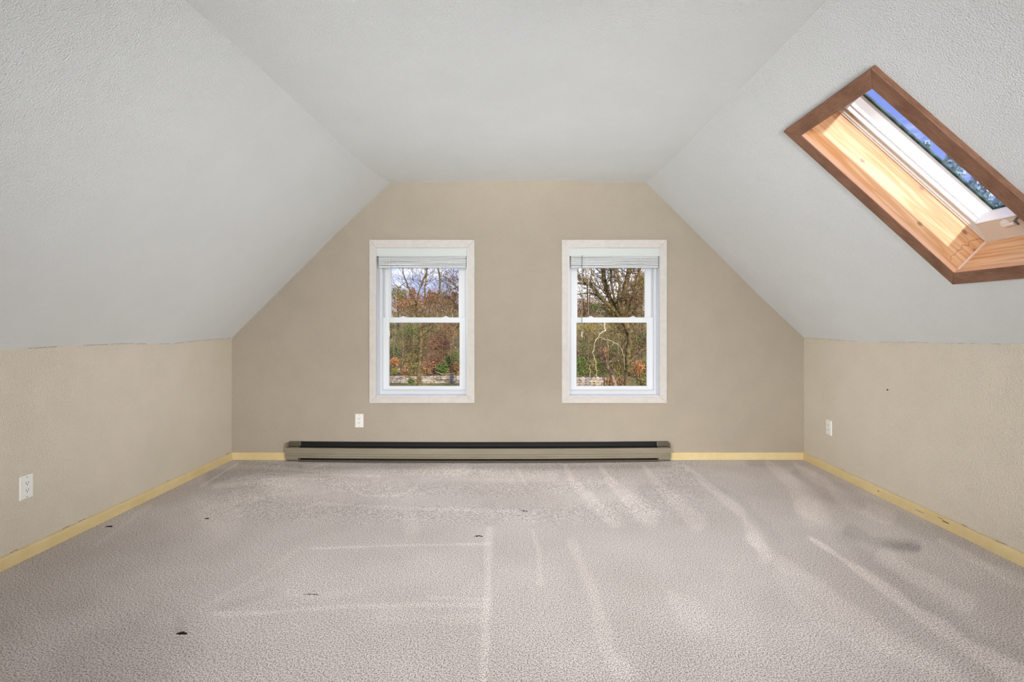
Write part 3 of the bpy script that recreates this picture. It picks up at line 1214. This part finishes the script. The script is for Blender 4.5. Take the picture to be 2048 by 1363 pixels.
outlet(R(-319.3, -198.7, D), Vector((1, 0, 0)), Vector((0, -1, 0)), 'white outlet on the far wall below the left window, above the heater')
outlet(R(LX, -193.0, 611.5), Vector((0, 1, 0)), Vector((1, 0, 0)), 'white outlet low on the left side wall, nearest to the camera')
outlet(R(RX, -195.3, 964.5), Vector((0, -1, 0)), Vector((-1, 0, 0)), 'white outlet on the right side wall near the far corner')

m_ = MB()
p = R(RX, -105.7, 810)
m_.tube([p + Vector((.004, 0, 0)), p + Vector((-.006, 0, 0)), p + Vector((-.008, 0, 0))], [.0022, .0022, .006], 8)
n_ = m_.build('nail', M['nail'])
tag(n_, 'small black nail head alone in the right side wall, above and nearer than the outlet', 'nail')


# ------------------------------------------------------------------ outside
def leafmat(name, c1, c2):
    m = mat(name, c1, 0.8, spec=0.1)
    t = m.node_tree
    a = t.nodes.new('ShaderNodeAttribute')
    a.attribute_name = 'tint'
    r = t.nodes.new('ShaderNodeValToRGB')
    r.color_ramp.elements[0].color = c1
    r.color_ramp.elements[1].color = c2
    t.links.new(a.outputs['Fac'], r.inputs[0])
    t.links.new(r.outputs[0], t.nodes['Principled BSDF'].inputs['Base Color'])
    return m


LM = {
    'green': leafmat('leaves_green', lin(52, 74, 32), lin(142, 160, 88)),
    'conifer': leafmat('needles_green', lin(42, 66, 36), lin(124, 152, 96)),
    'olive': leafmat('leaves_olive', lin(90, 82, 42), lin(182, 170, 106)),
    'brown': leafmat('leaves_brown', lin(98, 70, 46), lin(206, 164, 120)),
    'red': leafmat('leaves_red', lin(110, 72, 54), lin(208, 146, 118)),
    'orange': leafmat('leaves_orange', lin(150, 94, 52), lin(228, 172, 118)),
    'yellow': leafmat('leaves_yellow', lin(124, 114, 42), lin(206, 190, 100)),
    'blue': leafmat('needles_hazed', lin(112, 140, 146), lin(196, 216, 226)),  # needles paled, bluish haze painted into their colour
}
M['bark'] = noisy('bark_mossy', lin(82, 66, 46), lin(142, 118, 84), 9, 0.9, c3=(0.75, 0.95, 0.6, 1), s3=1.2)
M['bark_grey'] = noisy('bark_grey', lin(122, 98, 78), lin(178, 150, 124), 9, 0.9)
M['bark_dark'] = noisy('bark_dark', lin(70, 58, 44), lin(110, 94, 70), 5, 0.9)
M['bark_pale'] = noisy('bark_pale', lin(160, 150, 104), lin(218, 208, 166), 8, 0.85)
GZ = -3.4


def leafcloud(center, rad, n, size, seed, clumps=26, flat=0.5):
    rng = np.random.RandomState(seed)
    cl = rng.normal(size=(clumps, 3))
    cl /= np.linalg.norm(cl, axis=1)[:, None]
    cl *= rng.uniform(0.25, 0.92, size=(clumps, 1))
    pick = rng.randint(0, clumps, n)
    p = cl[pick] + rng.normal(size=(n, 3)) * 0.17
    far = np.linalg.norm(p, axis=1)
    p /= np.maximum(1, far / 1.08)[:, None]
    p = p * np.array(rad) + np.array(center)
    a = rng.normal(size=(n, 3))
    a /= np.linalg.norm(a, axis=1)[:, None]
    b = np.cross(a, rng.normal(size=(n, 3)))
    b /= np.linalg.norm(b, axis=1)[:, None]
    sz = size * rng.uniform(0.5, 1.25, size=(n, 1))
    a = a * sz * 0.5
    b = b * sz * 0.32
    nrm = np.cross(a, b)
    nrm /= np.linalg.norm(nrm, axis=1)[:, None]
    # leaf: folded quad pair -> 2 triangles sharing a midrib, slightly bent
    v = np.stack([p - a, p + b + nrm * sz * .08, p + a, p - b + nrm * sz * .08], 1)
    t = np.clip(rng.normal(0.42, 0.36, n) + (pick % 5) * 0.05, 0, 1)
    return v, t


def cloud_object(name, parent, vs_, ts, m):
    v = np.concatenate(vs_).reshape(-1, 3)
    t = np.repeat(np.concatenate(ts), 4)
    off = np.array(wloc(parent))
    v = v - off
    n = len(v) // 4
    b = np.arange(n) * 4
    tri = np.stack([b, b + 1, b + 2, b, b + 2, b + 3], 1).reshape(-1, 3)
    me = bpy.data.meshes.new(name)
    me.vertices.add(len(v))
    me.vertices.foreach_set('co', v.astype(np.float32).ravel())
    me.loops.add(len(tri) * 3)
    me.loops.foreach_set('vertex_index', tri.astype(np.int32).ravel())
    me.polygons.add(len(tri))
    me.polygons.foreach_set('loop_start', (np.arange(len(tri)) * 3).astype(np.int32))
    me.update(calc_edges=True)
    at = me.attributes.new('tint', 'FLOAT', 'POINT')
    at.data.foreach_set('value', t.astype(np.float32))
    me.materials.append(m)
    return link(name, me, parent, kind='stuff')


seedc = [100]


def ground_z(Y):
    t = max(0.0, min(1.0, (Y - 44) / 45))
    return GZ + 6.2 * (t * t * (3 - 2 * t))


def plant(name, label, cat, Y, px, py, rx, ry, col, n, lpx=2.6, bark='bark_dark', depth=None, group=None, clumps=26):
    """crown centred on the sight line through (px, py), half sizes in pixels"""
    seedc[0] += 1
    c_ = PX(px, py, Y)
    k = Y / D
    gz = ground_z(Y)
    root = empty(name, (c_.x, c_.y, gz), label, cat, group)
    rad = (rx * k, depth if depth else max(rx, ry) * k * .8, ry * k)
    v, t = leafcloud(c_, rad, int(n * 2.1), lpx * k * 1.05, seedc[0], int(clumps * 1.5))
    cloud_object('foliage', root, [v], [t], LM[col])
    rn = random.Random(seedc[0])
    # trunk and limbs running into the crown
    H = c_.z + rad[2] * .6
    base_r = max(0.03, 0.016 * (H - gz))
    m_ = MB()
    pts = [Vector((c_.x + rn.uniform(-.08, .08) * (i > 0), c_.y, gz - .1 + (H - gz + .1) * i / 5)) for i in range(6)]
    m_.tube(pts, [base_r * (1 - .14 * i) for i in range(6)], 7)
    m_.build('trunk', M[bark], root)
    for q in range(5):
        t0 = rn.uniform(.45, .9)
        p0 = Vector((c_.x, c_.y, gz + (H - gz) * t0))
        ang = rn.uniform(0, 6.28)
        p2 = c_ + Vector((math.cos(ang) * rad[0], math.sin(ang) * rad[1], rn.uniform(-.2, .8) * rad[2])) * .85
        p1 = p0.lerp(p2, .5) + Vector((0, 0, .1 * rad[2]))
        m_ = MB()
        m_.tube([p0, p1, p2], [base_r * .45, base_r * .3, base_r * .1], 5)
        m_.build('branch', M[bark], root)
    return root


def twigs(rn, p, dirv, length, r, depth, out, spread=0.7):
    pts = [p]
    d_ = dirv.normalized()
    n = 4
    q = p
    for i in range(n):
        d_ = (d_ + Vector((rn.uniform(-.35, .35), rn.uniform(-.3, .3), rn.uniform(-.2, .3)))).normalized()
        q = q + d_ * length / n
        pts.append(q)
    out.append((pts, [r * (1 - .7 * i / n) for i in range(n + 1)]))
    if depth > 0:
        for i in range(rn.choice((2, 3, 3))):
            k = rn.randint(1, n)
            sd = Vector((rn.uniform(-1, 1), rn.uniform(-.8, .8), rn.uniform(-.6, .9))).normalized()
            twigs(rn, pts[k], (d_ + sd * spread * 1.4), length * rn.uniform(.5, .75), r * .55, depth - 1, out, spread)


def limb_tree(name, label, Y, stems, bark, seed, twig_n, twig_len, gy, zigs=0.0, leaf=None):
    """stems: list of (list of pixel points, width px start, width px end)"""
    rn = random.Random(seed)
    k = Y / D
    b0 = PX(*stems[0][0][0], Y)
    root = empty(name, (b0.x, Y, GZ), label, 'tree')
    allp = []
    for si, (pts, w0, w1) in enumerate(stems):
        yo = 0 if si == 0 else rn.uniform(-.5, .5)
        P = []
        for i, (x, y) in enumerate(pts):
            yy = Y + yo * min(1, i / 2)
            P.append(PX(x, y, yy))
        # refine with slight wobble
        Q = []
        for a, b_ in zip(P[:-1], P[1:]):
            for j in range(3):
                q = a.lerp(b_, j / 3)
                if j or a is not P[0]:
                    q = q + Vector((rn.uniform(-1, 1), rn.uniform(-1, 1), rn.uniform(-1, 1))) * k * .8
                Q.append(q)
        Q.append(P[-1])
        if si == 0:
            Q = [Vector((Q[0].x, Q[0].y, GZ - .2))] + Q
        n = len(Q) - 1
        rads = [(w0 + (w1 - w0) * i / n) * k / 2 * rn.uniform(.88, 1.12) for i in range(n + 1)]
        if si == 0:
            rads[0] *= 1.25
        m_ = MB()
        m_.tube(Q, rads, 8)
        m_.build('trunk' if si == 0 else 'branch', M[bark], root, smooth=True)
        allp += [(q, (Q[min(i + 1, n)] - Q[max(i - 1, 0)]).normalized(), rads[i]) for i, q in enumerate(Q) if i > 1]
    out = []
    for i in range(twig_n):
        q, t, r = rn.choice(allp)
        sd = Vector((rn.uniform(-1, 1), rn.uniform(-.6, .6), rn.uniform(-.5, .8)))
        twigs(rn, q, t * .4 + sd, twig_len * rn.uniform(.5, 1.1), max(.006, min(r * .4, .02)), 2, out)
    m_ = MB()
    for pts, rd in out:
        m_.tube(pts, rd, 3)
    off = wloc(root)
    me = mesh_of('twigs', [v - off for v in m_.v], m_.f, M[bark])
    link('twigs', me, root, kind='stuff')
    if leaf:
        lc, ln, lsz = leaf
        rng = np.random.RandomState(seed)
        ends = [pts[j] for pts, rd in out for j in (2, 3, 4)]
        n = min(ln, len(ends))
        pk = [ends[i] for i in rng.choice(len(ends), n)]
        v, t = leafcloud((0, 0, 0), (.01, .01, .01), n, lsz * k, seed)
        v = v + (np.array([tuple(p) for p in pk]) + rng.normal(size=(n, 3)) * .05)[:, None, :]
        cloud_object('leaves', root, [v], [t], LM[lc])
    return root


# ground and hillside
gm = noisy('grass_and_leaf_litter', lin(92, 98, 50), lin(160, 150, 96), 2.2, 0.95, c3=(0.8, 0.66, 0.5, 1), s3=.35, det=6)
m_ = MB()
ys = [6, 20, 30, 36, 44, 50, 56, 62, 68, 74, 80, 89, 140]
rows = [[Vector((x, y, ground_z(y) + 0.25 * math.sin(x * .4 + y))) if y > 46 else Vector((x, y, ground_z(y))) for x in range(-60, 100, 8)] for y in ys]
v, f = grid_surface('g', rows, None)
link('ground', mesh_of('ground', v, f, gm, True), kind='structure')

# stone walls, each stone its own part
SM = [noisy('field_stone_%s' % n_, a, b_, 9, 0.9, 0.4, 14, .01) for n_, a, b_ in
      (('pale', lin(166, 156, 140), lin(198, 188, 172)), ('grey', lin(130, 122, 112), lin(170, 160, 148)),
       ('warm', lin(158, 136, 112), lin(192, 168, 142)))]


def stone_wall(label, pxa, pxb, pytop, pybot, Y, seed, sw):
    rn = random.Random(seed)
    k = Y / D
    a, b_ = PX(pxa, pybot, Y), PX(pxb, pytop, Y)
    zb = GZ
    root = empty('stone_wall', ((a.x + b_.x) / 2, Y, zb), label, 'stone wall')
    off = wloc(root)
    m0 = MB()
    m0.box(a.x, b_.x, Y + .08, Y + .34, zb - .2, b_.z - .08)
    m0.build('rubble_core', SM[1], root)
    z = zb - .05
    ncourse = 4
    ch = (b_.z - z) / ncourse
    for c_ in range(ncourse):
        x = a.x - rn.uniform(0, sw)
        while x < b_.x:
            w_ = sw * rn.uniform(.6, 1.4)
            h_ = ch * rn.uniform(.82, 1.05)
            cx, cz = x + w_ / 2, z + h_ / 2
            vs_ = []
            for yy, sc_ in ((-.04, .78), (.02, .97), (.22, .9)):
                for q in range(6):
                    an = q * math.pi / 3 + .3
                    vs_.append(Vector((cx + math.cos(an) * w_ * .68 * sc_ * rn.uniform(.88, 1.08),
                                       Y + yy + rn.uniform(-.02, .02),
                                       cz + math.sin(an) * h_ * .76 * sc_ * rn.uniform(.88, 1.08))))
            m_ = MB()
            m_.prism(None, [vs_[0:6], vs_[6:12], vs_[12:18]])
            m_.build('stone', rn.choice(SM), root)
            x += w_ * 1.02
        z += ch


stone_wall('low dry stone wall seen through the left window, behind the bare tree', 768, 925, 751, 765, 38.8, 4, .34)
stone_wall('low dry stone wall seen through the right window, left of the oak', 1136, 1205, 754, 771, 36.5, 6, .38)

# pale roadside post, left window
pp = PX(798, 750, 40.5)
root = empty('roadside_post', (pp.x, 40.5, GZ), 'small pale post standing behind the stone wall, beside the yellow bush', 'post')
zt = PX(798, 736, 40.5).z
m_ = MB()
m_.tube([(pp.x, 40.5, GZ - .1), (pp.x, 40.5, zt - .32)], .05, 8)
m_.build('post_shaft', SM[1], root)
m_ = MB()
m_.tube([(pp.x, 40.5, zt - .36), (pp.x, 40.5, zt - .28), (pp.x, 40.5, zt - .08), (pp.x, 40.5, zt)], [.07, .12, .11, .05], 10)
m_.build('post_head', mat('pale_painted_metal', lin(206, 200, 204), .5), root)

# pale rail fence up the slope
root = empty('rail_fence', (PX(850, 622, 74).x, 74, ground_z(74)), 'pale two rail fence across the wooded slope seen through the left window', 'fence')
rm = mat('weathered_rail', lin(214, 196, 176), .8)
for py in (615.5, 621):
    for i in range(9):
        xa_, xb_ = 785 + i * 15, 785 + (i + 1) * 15 - .8
        z1_ = PX(0, py, 74).z
        m_ = MB()
        m_.box(PX(xa_, 0, 74).x, PX(xb_, 0, 74).x, 73.95, 74.05, z1_ - .07, z1_ + .07)
        m_.build('rail', rm, root)
for i in range(10):
    x_ = PX(785 + i * 15, 0, 74).x
    m_ = MB()
    m_.box(x_ - .07, x_ + .07, 73.9, 74.1, ground_z(74) - .5, PX(0, 613, 74).z)
    m_.build('fence_post', rm, root)

# --- left window
limb_tree('bare_tree', 'tall bare tree with several thin stems seen through the left window', 22.0, [
    ([(838, 772), (839, 740), (842, 700), (843, 668), (841, 645)], 9.5, 8.0),
    ([(841, 645), (833, 628), (833, 606), (822, 585), (812, 563), (807, 546), (805, 520)], 4.2, 2.0),
    ([(833, 606), (838, 582), (844, 566), (852, 548), (860, 525)], 3.6, 2.6),
    ([(842, 645), (850, 620), (851, 595), (850, 572), (853, 552), (852, 520)], 4.6, 2.6),
    ([(842, 648), (862, 630), (871, 605), (879, 584), (879, 556), (875, 525)], 4.2, 2.6),
    ([(843, 655), (893, 630), (886, 606), (880, 588)], 2.4, 1.4),
    ([(833, 606), (810, 617), (796, 628)], 2.2, 1.0),
    ([(843, 668), (860, 661), (877, 659), (892, 668), (902, 676)], 2.6, 1.6),
    ([(842, 674), (852, 676), (866, 688), (882, 700), (906, 712)], 2.2, 1.4),
    ([(842, 690), (826, 700), (812, 718)], 2.0, 1.0),
    ([(880, 590), (900, 578), (922, 572)], 2.2, 1.4),
    ([(812, 563), (796, 575), (786, 564)], 1.5, .8),
], 'bark', 12, 170, 1.0, 0, leaf=('olive', 900, 1.5))
limb_tree('autumn_oak', 'tree with rust brown leaves at the right edge of the left window', 34.0, [
    ([(935, 760), (934, 700), (932, 640), (930, 590), (925, 540)], 11, 7),
    ([(930, 600), (915, 575), (900, 560), (886, 552)], 4, 1.5),
    ([(932, 640), (915, 615), (905, 600), (892, 590)], 4, 1.5),
    ([(930, 590), (912, 588), (898, 582)], 3, 1),
    ([(932, 660), (918, 652), (905, 650)], 3, 1),
], 'bark_dark', 31, 120, 1.7, 0, leaf=('brown', 1300, 3.0))
plant('maple', 'rose red maple on the slope left of the bare stems, seen through the left window', 'tree', 62, 808, 604, 24, 20, 'red', 1500, 2.2, clumps=40)
plant('maple', 'rose red treetop between the bare stems, highest in the left window', 'tree', 66, 825, 586, 9, 12, 'red', 420, 2.2)
plant('maple', 'tan and red treetop right of the middle of the left window', 'tree', 67, 866, 594, 18, 17, 'red', 900, 2.2, clumps=34)
plant('maple', 'small red treetop against the sky at the right of the left window', 'tree', 66, 908, 592, 11, 10, 'red', 380, 2.2)
plant('pine_tree', 'grey green tree sloping up from the left edge of the left window', 'tree', 60, 796, 586, 20, 14, 'olive', 1000, 2.2, clumps=34)
plant('pine_tree', 'pointed dark spruce top between the stems in the left window', 'tree', 70, 859, 583, 4, 9, 'conifer', 220, 2.0, clumps=10)
plant('brown_tree', 'tan leafless scrub left of centre across the slope in the left window', 'shrub', 56, 820, 615, 50, 22, 'brown', 2600, 2.2, clumps=50)
plant('brown_tree', 'tan leafless scrub on the slope at the right in the left window', 'shrub', 57, 890, 610, 44, 28, 'brown', 2600, 2.2, clumps=50)
plant('evergreen_bush', 'deep green bush left of the trunk, just under the sash rail in the left window', 'shrub', 44, 815, 668, 24, 20, 'green', 1300, 2.4, clumps=34)
plant('evergreen_bush', 'green bush low at the left edge of the left window, above the orange one', 'shrub', 42, 788, 704, 20, 18, 'conifer', 900, 2.4)
plant('olive_bush', 'olive scrub behind the trunk filling the middle of the left window', 'shrub', 50, 838, 692, 62, 48, 'olive', 4200, 2.6, clumps=80)
plant('russet_bush', 'russet bush below the sash rail at the right of the left window', 'shrub', 46, 896, 660, 26, 18, 'brown', 1300, 2.4)
plant('red_bush', 'salmon red bush right of the trunk in the left window', 'shrub', 41, 878, 694, 27, 32, 'red', 2400, 2.4, clumps=34)
plant('red_bush', 'dark red bush low beside the trunk, right above the stone wall', 'shrub', 40.5, 868, 728, 26, 20, 'red', 1600, 2.4)
plant('olive_bush', 'green arching bush at the lower right of the left window', 'shrub', 40, 903, 722, 20, 20, 'green', 1100, 2.4)
plant('olive_bush', 'brown green bush just left of the trunk above the stone wall', 'shrub', 41, 818, 726, 18, 22, 'olive', 1200, 2.4)
plant('orange_bush', 'bright orange bush at the lower left corner of the left window', 'shrub', 39.8, 789, 724, 12, 9, 'orange', 480, 2.6, clumps=14)
plant('yellow_bush', 'small yellow bush under the orange bush, behind the stone wall', 'shrub', 39.5, 790, 742, 9, 8, 'yellow', 320, 2.4, clumps=12)
plant('ivy_clump', 'small green clump in front of the stone wall, left of the trunk', 'shrub', 34, 822, 762, 9, 9, 'green', 300, 2.2, clumps=10)
m_ = MB()
m_.tube([PX(870, 742, 37.2), PX(884, 748, 37.2), PX(898, 748, 37.2), PX(912, 745, 37.2)], [.02, .04, .045, .03], 7)
fb = m_.build('fallen_branch', M['bark_grey'], bevel=0)
tag(fb, 'grey fallen branch lying over the stone wall at the right of the left window', 'branch')

for px_, c_, nm in ((812, 'brown', 'tan'), (828, 'olive', 'olive'), (850, 'brown', 'brown'), (884, 'green', 'fresh green'), (910, 'brown', 'rusty tan')):
    plant('low_shrub', '%s low shrub behind the stone wall, left window, %s' % (nm, {
        812: 'right of the pale post', 828: 'left of the trunk', 850: 'right of the trunk',
        884: 'behind the fallen branch', 910: 'at the right edge'}[px_]), 'shrub', 39.2, px_, 737, 12 if px_ == 812 else 15, 13, c_, 620, 2.8, clumps=26)
plant('maple', 'long band of rust red treetops across the slope in the left window', 'tree', 70, 850, 605, 66, 18, 'red', 2600, 2.2, clumps=80)
# --- right window
limb_tree('oak_tree', 'big mossy oak with branches fanning upwards seen through the right window', 19.0, [
    ([(1254, 782), (1255, 745), (1257, 700), (1262, 668), (1252, 648), (1244, 636)], 11, 13),
    ([(1244, 640), (1222, 614), (1205, 598), (1190, 580), (1172, 562), (1148, 548), (1130, 540)], 8, 5.5),
    ([(1240, 640), (1224, 606), (1214, 582), (1208, 560), (1206, 520)], 10, 9),
    ([(1238, 625), (1228, 598), (1224, 572), (1222, 545), (1221, 520)], 4.5, 4),
    ([(1243, 632), (1236, 600), (1239, 570), (1235, 545), (1234, 520)], 6, 4.5),
    ([(1245, 640), (1245, 605), (1250, 575), (1257, 545), (1264, 520)], 11, 9),
    ([(1252, 645), (1262, 615), (1268, 590), (1273, 565), (1282, 530)], 7.5, 5),
    ([(1256, 650), (1268, 622), (1280, 608), (1302, 600)], 3, 2),
    ([(1258, 655), (1272, 628), (1288, 622), (1304, 621)], 3, 2),
    ([(1172, 568), (1158, 566), (1140, 564)], 5, 3),
    ([(1205, 598), (1190, 588), (1178, 585), (1160, 588), (1142, 592)], 3, 1.6),
    ([(1214, 606), (1198, 612), (1178, 606)], 2.4, 1.4),
    ([(1210, 588), (1196, 566), (1184, 545), (1180, 520)], 2.2, 1.5),
    ([(1257, 725), (1270, 712), (1284, 698), (1306, 686)], 9, 6),
    ([(1258, 660), (1246, 664), (1237, 655), (1230, 645)], 3.5, 3),
    ([(1256, 760), (1268, 735), (1272, 712)], 2.0, 1.6),
    ([(1254, 770), (1250, 740), (1244, 715), (1246, 690)], 3.0, 2.0),
], 'bark', 21, 330, .95, 0, leaf=('brown', 3200, 2.2))
limb_tree('leaning_tree', 'smooth leaning trunk left of the oak in the lower right window', 21.0, [
    ([(1233, 790), (1228, 762), (1218, 738), (1208, 715), (1200, 698)], 9, 5),
    ([(1208, 715), (1204, 705), (1205, 690)], 2, 1.2),
    ([(1218, 738), (1206, 728), (1196, 730), (1180, 732)], 1.8, 1.2),
], 'bark_grey', 41, 22, .5, 0, leaf=('brown', 160, 2.4))
limb_tree('pale_sapling', 'pale yellowish crooked branch hanging down in the lower right window', 17.5, [
    ([(1193, 753), (1193, 742), (1191, 733), (1192, 725), (1188, 714), (1186, 704), (1188, 697), (1188, 688), (1191, 681), (1197, 674)], 1.1, 1.5),
    ([(1197, 675), (1199, 668), (1204, 664), (1211, 660), (1209, 652), (1210, 640)], 1.6, 2.6),
    ([(1197, 674), (1205, 675), (1210, 679), (1220, 680), (1228, 684), (1236, 688), (1243, 696), (1248, 712), (1250, 740)], 1.4, .8),
    ([(1228, 684), (1224, 690), (1219, 691)], .8, .5),
    ([(1215, 681), (1216, 690), (1216, 700)], .8, .5),
    ([(1180, 753), (1181, 742), (1178, 736), (1180, 728)], .9, .6),
], 'bark_pale', 51, 4, .2, 0)
limb_tree('mossy_limb', 'low mossy limb crossing the left side of the lower right window', 20.5, [
    ([(1142, 752), (1160, 751), (1178, 744), (1186, 736)], 2.6, 1.4),
    ([(1142, 712), (1160, 704), (1185, 702)], 3.4, 2.0),
    ([(1150, 676), (1166, 686), (1188, 692)], 3.2, 2.0),
], 'bark', 61, 14, .5, 0, leaf=('green', 260, 2.4))
plant('olive_bush', 'wide olive woodland scrub behind the oak in the right window', 'shrub', 50, 1222, 690, 84, 50, 'olive', 5200, 2.6, clumps=90)
plant('evergreen_bush', 'deep green bush left of the leaning trunk in the right window', 'shrub', 42, 1176, 712, 34, 34, 'green', 2400, 2.5, clumps=50)
plant('evergreen_bush', 'green bush between the leaning trunk and the oak in the right window', 'shrub', 41, 1222, 700, 24, 26, 'green', 1300, 2.5, clumps=34)
plant('evergreen_bush', 'green bush right of the oak trunk under the sash rail', 'shrub', 42, 1278, 682, 22, 26, 'green', 1300, 2.5, clumps=34)
plant('russet_bush', 'copper leaved bush at the lower right corner of the right window', 'shrub', 30, 1274, 736, 17, 15, 'orange', 520, 3.2, clumps=18)
plant('russet_bush', 'russet leaves at the foot of the leaning trunk in the right window', 'shrub', 28, 1222, 762, 14, 12, 'brown', 480, 3.0, clumps=16)
plant('russet_bush', 'small cluster of pink brown leaves left of the leaning trunk', 'shrub', 26, 1206, 705, 11, 12, 'orange', 170, 3.0, clumps=10)
plant('brown_tree', 'tan treetops left of the oak above the sash rail', 'tree', 58, 1168, 612, 42, 30, 'brown', 3000, 2.4, clumps=60)
plant('brown_tree', 'tan and olive treetops behind the oak at the right above the sash rail', 'tree', 57, 1268, 604, 40, 34, 'brown', 3000, 2.6, clumps=70)
plant('olive_bush', 'olive treetop behind the middle of the oak above the sash rail', 'tree', 55, 1222, 616, 40, 22, 'olive', 2300, 2.4, clumps=60)
plant('yellow_bush', 'yellow green bush under the sash rail at the left of the right window', 'shrub', 45, 1170, 656, 30, 12, 'yellow', 900, 2.4, clumps=30)
plant('olive_bush', 'yellow olive treetop at the upper right of the right window', 'tree', 47, 1284, 566, 20, 22, 'olive', 900, 2.6, clumps=26)
plant('pine_tree', 'green treetop glimpsed left of the oak above the sash rail', 'tree', 50, 1188, 614, 12, 9, 'green', 420, 2.4, clumps=14)

limb_tree('thicket', 'thicket of thin leafless stems behind the stone wall in the left window', 40.5, [
    ([(845, 790), (846, 740), (842, 700), (848, 660)], 2.2, .8)] + [
    ([(x0, 770), (x0 + dx * .5, 735), (x0 + dx * .7, 695), (x0 + dx, 650 - dx)], 1.4, .6)
    for x0, dx in ((782, 9), (790, -5), (801, 8), (812, -8), (822, 6), (858, 9), (868, -9), (880, 8), (891, -6), (903, 6), (913, -9))
], 'bark_grey', 71, 200, 2.0, 0, leaf=('olive', 1800, 2.2))
limb_tree('thicket', 'thicket of thin leafless stems behind the leaning trunk in the right window', 39.5, [
    ([(1215, 790), (1214, 740), (1218, 700), (1212, 655)], 2.2, .8)] + [
    ([(x0, 770), (x0 + dx * .5, 735), (x0 + dx * .7, 695), (x0 + dx, 650 - dx)], 1.4, .6)
    for x0, dx in ((1150, 9), (1160, -5), (1171, 8), (1182, -8), (1197, 6), (1230, 9), (1242, -9), (1268, 8), (1279, -6), (1289, 6))
], 'bark_grey', 72, 200, 2.0, 0, leaf=('brown', 1800, 2.2))
plant('brown_tree', 'thin tan treetop high behind the right limbs of the oak', 'tree', 52, 1272, 572, 32, 36, 'brown', 1100, 2.6, clumps=60)
plant('brown_tree', 'thin tan treetop high behind the left limbs of the oak', 'tree', 53, 1176, 560, 32, 26, 'brown', 420, 2.4, clumps=50)

for px_, c_, nm, pl in ((1160, 'green', 'bright green', 'above the stone wall'), (1186, 'olive', 'yellow olive', 'behind the pale branch'), (1206, 'green', 'mid green', 'left of the leaning trunk'),
                        (1240, 'olive', 'olive', 'between the two trunks'), (1290, 'olive', 'olive', 'at the right edge')):
    plant('low_shrub', '%s low shrub in the lower right window, %s' % (nm, pl), 'shrub', 38.5, px_, 735, 16, 20, c_, 800, 2.8, clumps=30)
plant('yellow_bush', 'olive yellow canopy under the sash rail, right half of the right window', 'shrub', 44, 1245, 660, 46, 14, 'olive', 1500, 2.6, clumps=50)
for px_, c_, pl in ((1250, 'brown', 'at the foot of the oak'), (1284, 'olive', 'right of the foot of the oak')):
    plant('low_shrub', 'low leafy undergrowth in the right window, ' + pl, 'shrub', 33, px_, 764, 17, 11, c_, 520, 2.8, clumps=26)
# --- woods between and beside the windows' views (seen from a step to the side), and the trees beyond the skylight
for i, px in enumerate((150, 260, 370, 470, 560, 640, 700, 745, 945, 985, 1030, 1075, 1115, 1340, 1400, 1480, 1570, 1680, 1800)):
    plant('wood_edge_tree', 'woodland tree on the slope outside, hidden by the far wall', 'tree', 54 + (i % 4) * 5, px, 645, 50 if not 750 < px < 1300 else 40, 62,
          ('olive', 'brown', 'green')[i % 3], 1100, 4.0, group='woodland trees behind the wall', clumps=40)


def tall_tree(label, px, py, Y, rpx, col, n):
    seedc[0] += 1
    c_ = PX(px, py, Y)
    k = Y / D
    h = c_.z - GZ
    root = empty('conifer', (c_.x, Y, GZ), label, 'tree', 'conifers beyond the skylight')
    rng = np.random.RandomState(seedc[0])
    # layered whorls narrowing to the tip
    z = rng.uniform(0, 1, n) ** .7
    ang = rng.uniform(0, 6.283, n)
    lay = (np.floor(z * 16) / 16 + .02 - z) * 16
    rr_ = (1 - z) * h * .24 * (0.35 + .65 * np.clip(1 + lay, 0, 1)) * rng.uniform(.2, 1, n) + .05
    p = np.stack([c_.x + np.cos(ang) * rr_, Y + np.sin(ang) * rr_, GZ + .12 * h + z * h * .88 - rr_ * .25], 1)
    v, t = leafcloud((0, 0, 0), (.001, .001, .001), n, .34, seedc[0])
    v = v + p[:, None, :]
    cloud_object('foliage', root, [v], [t], LM[col])
    m_ = MB()
    m_.tube([(c_.x, Y, GZ - .2), (c_.x, Y, GZ + h * .5), (c_.x, Y, GZ + h * .98)], [.2, .13, .03], 8)
    m_.build('trunk', M['bark_dark'], root)


for (px, py, Y, pl) in ((1800, 268, 23, 'farthest to the upper left'), (1853, 282, 26, 'second from the upper left'), (1905, 286, 22, 'in the middle'),
                        (1962, 300, 27, 'second from the lower right'), (2015, 320, 23, 'farthest to the lower right')):
    tall_tree('conifer paled with bluish haze seen through the skylight glass, ' + pl, px, py, Y, 30, 'blue', 2200)
# irregular cracked joint between the knee walls and the sloping ceiling, and chipped paint above the baseboards
rn = random.Random(14)
crackm = mat('cracked_joint_brown', lin(136, 126, 106), .9, spec=0)
for wn, x_, tab, sg in (('wall_left', LX, kneeL, 1), ('wall_right', RX, kneeR, -1)):
    wo = bpy.data.objects[wn]
    d = 1045.0
    while d > 560:
        ln = rn.uniform(10, 45)
        if rn.random() < .88:
            m_ = MB()
            ds_ = span(d, d - ln, 5)
            m_.tube([R(x_ + sg * .15, interp(tab, q) - .1 + rn.uniform(-.2, .2), q) for q in ds_], [rn.uniform(.0007, .0017) for q in ds_], 5)
            m_.build('cracked_joint', crackm, wo)
        d -= ln + rn.uniform(0, 12)
    d = 1040.0
    while d > 560:
        ln = rn.uniform(3, 14)
        if rn.random() < .4:
            m_ = MB()
            ds_ = span(d, d - ln, 4)
            m_.tube([R(x_ + sg * .2, -FZ + 14.6 + rn.uniform(-.3, .7), q) for q in ds_], [rn.uniform(.0006, .002) for q in ds_], 5)
            m_.build('paint_chip', crackm, wo)
        d -= ln + rn.uniform(5, 50)
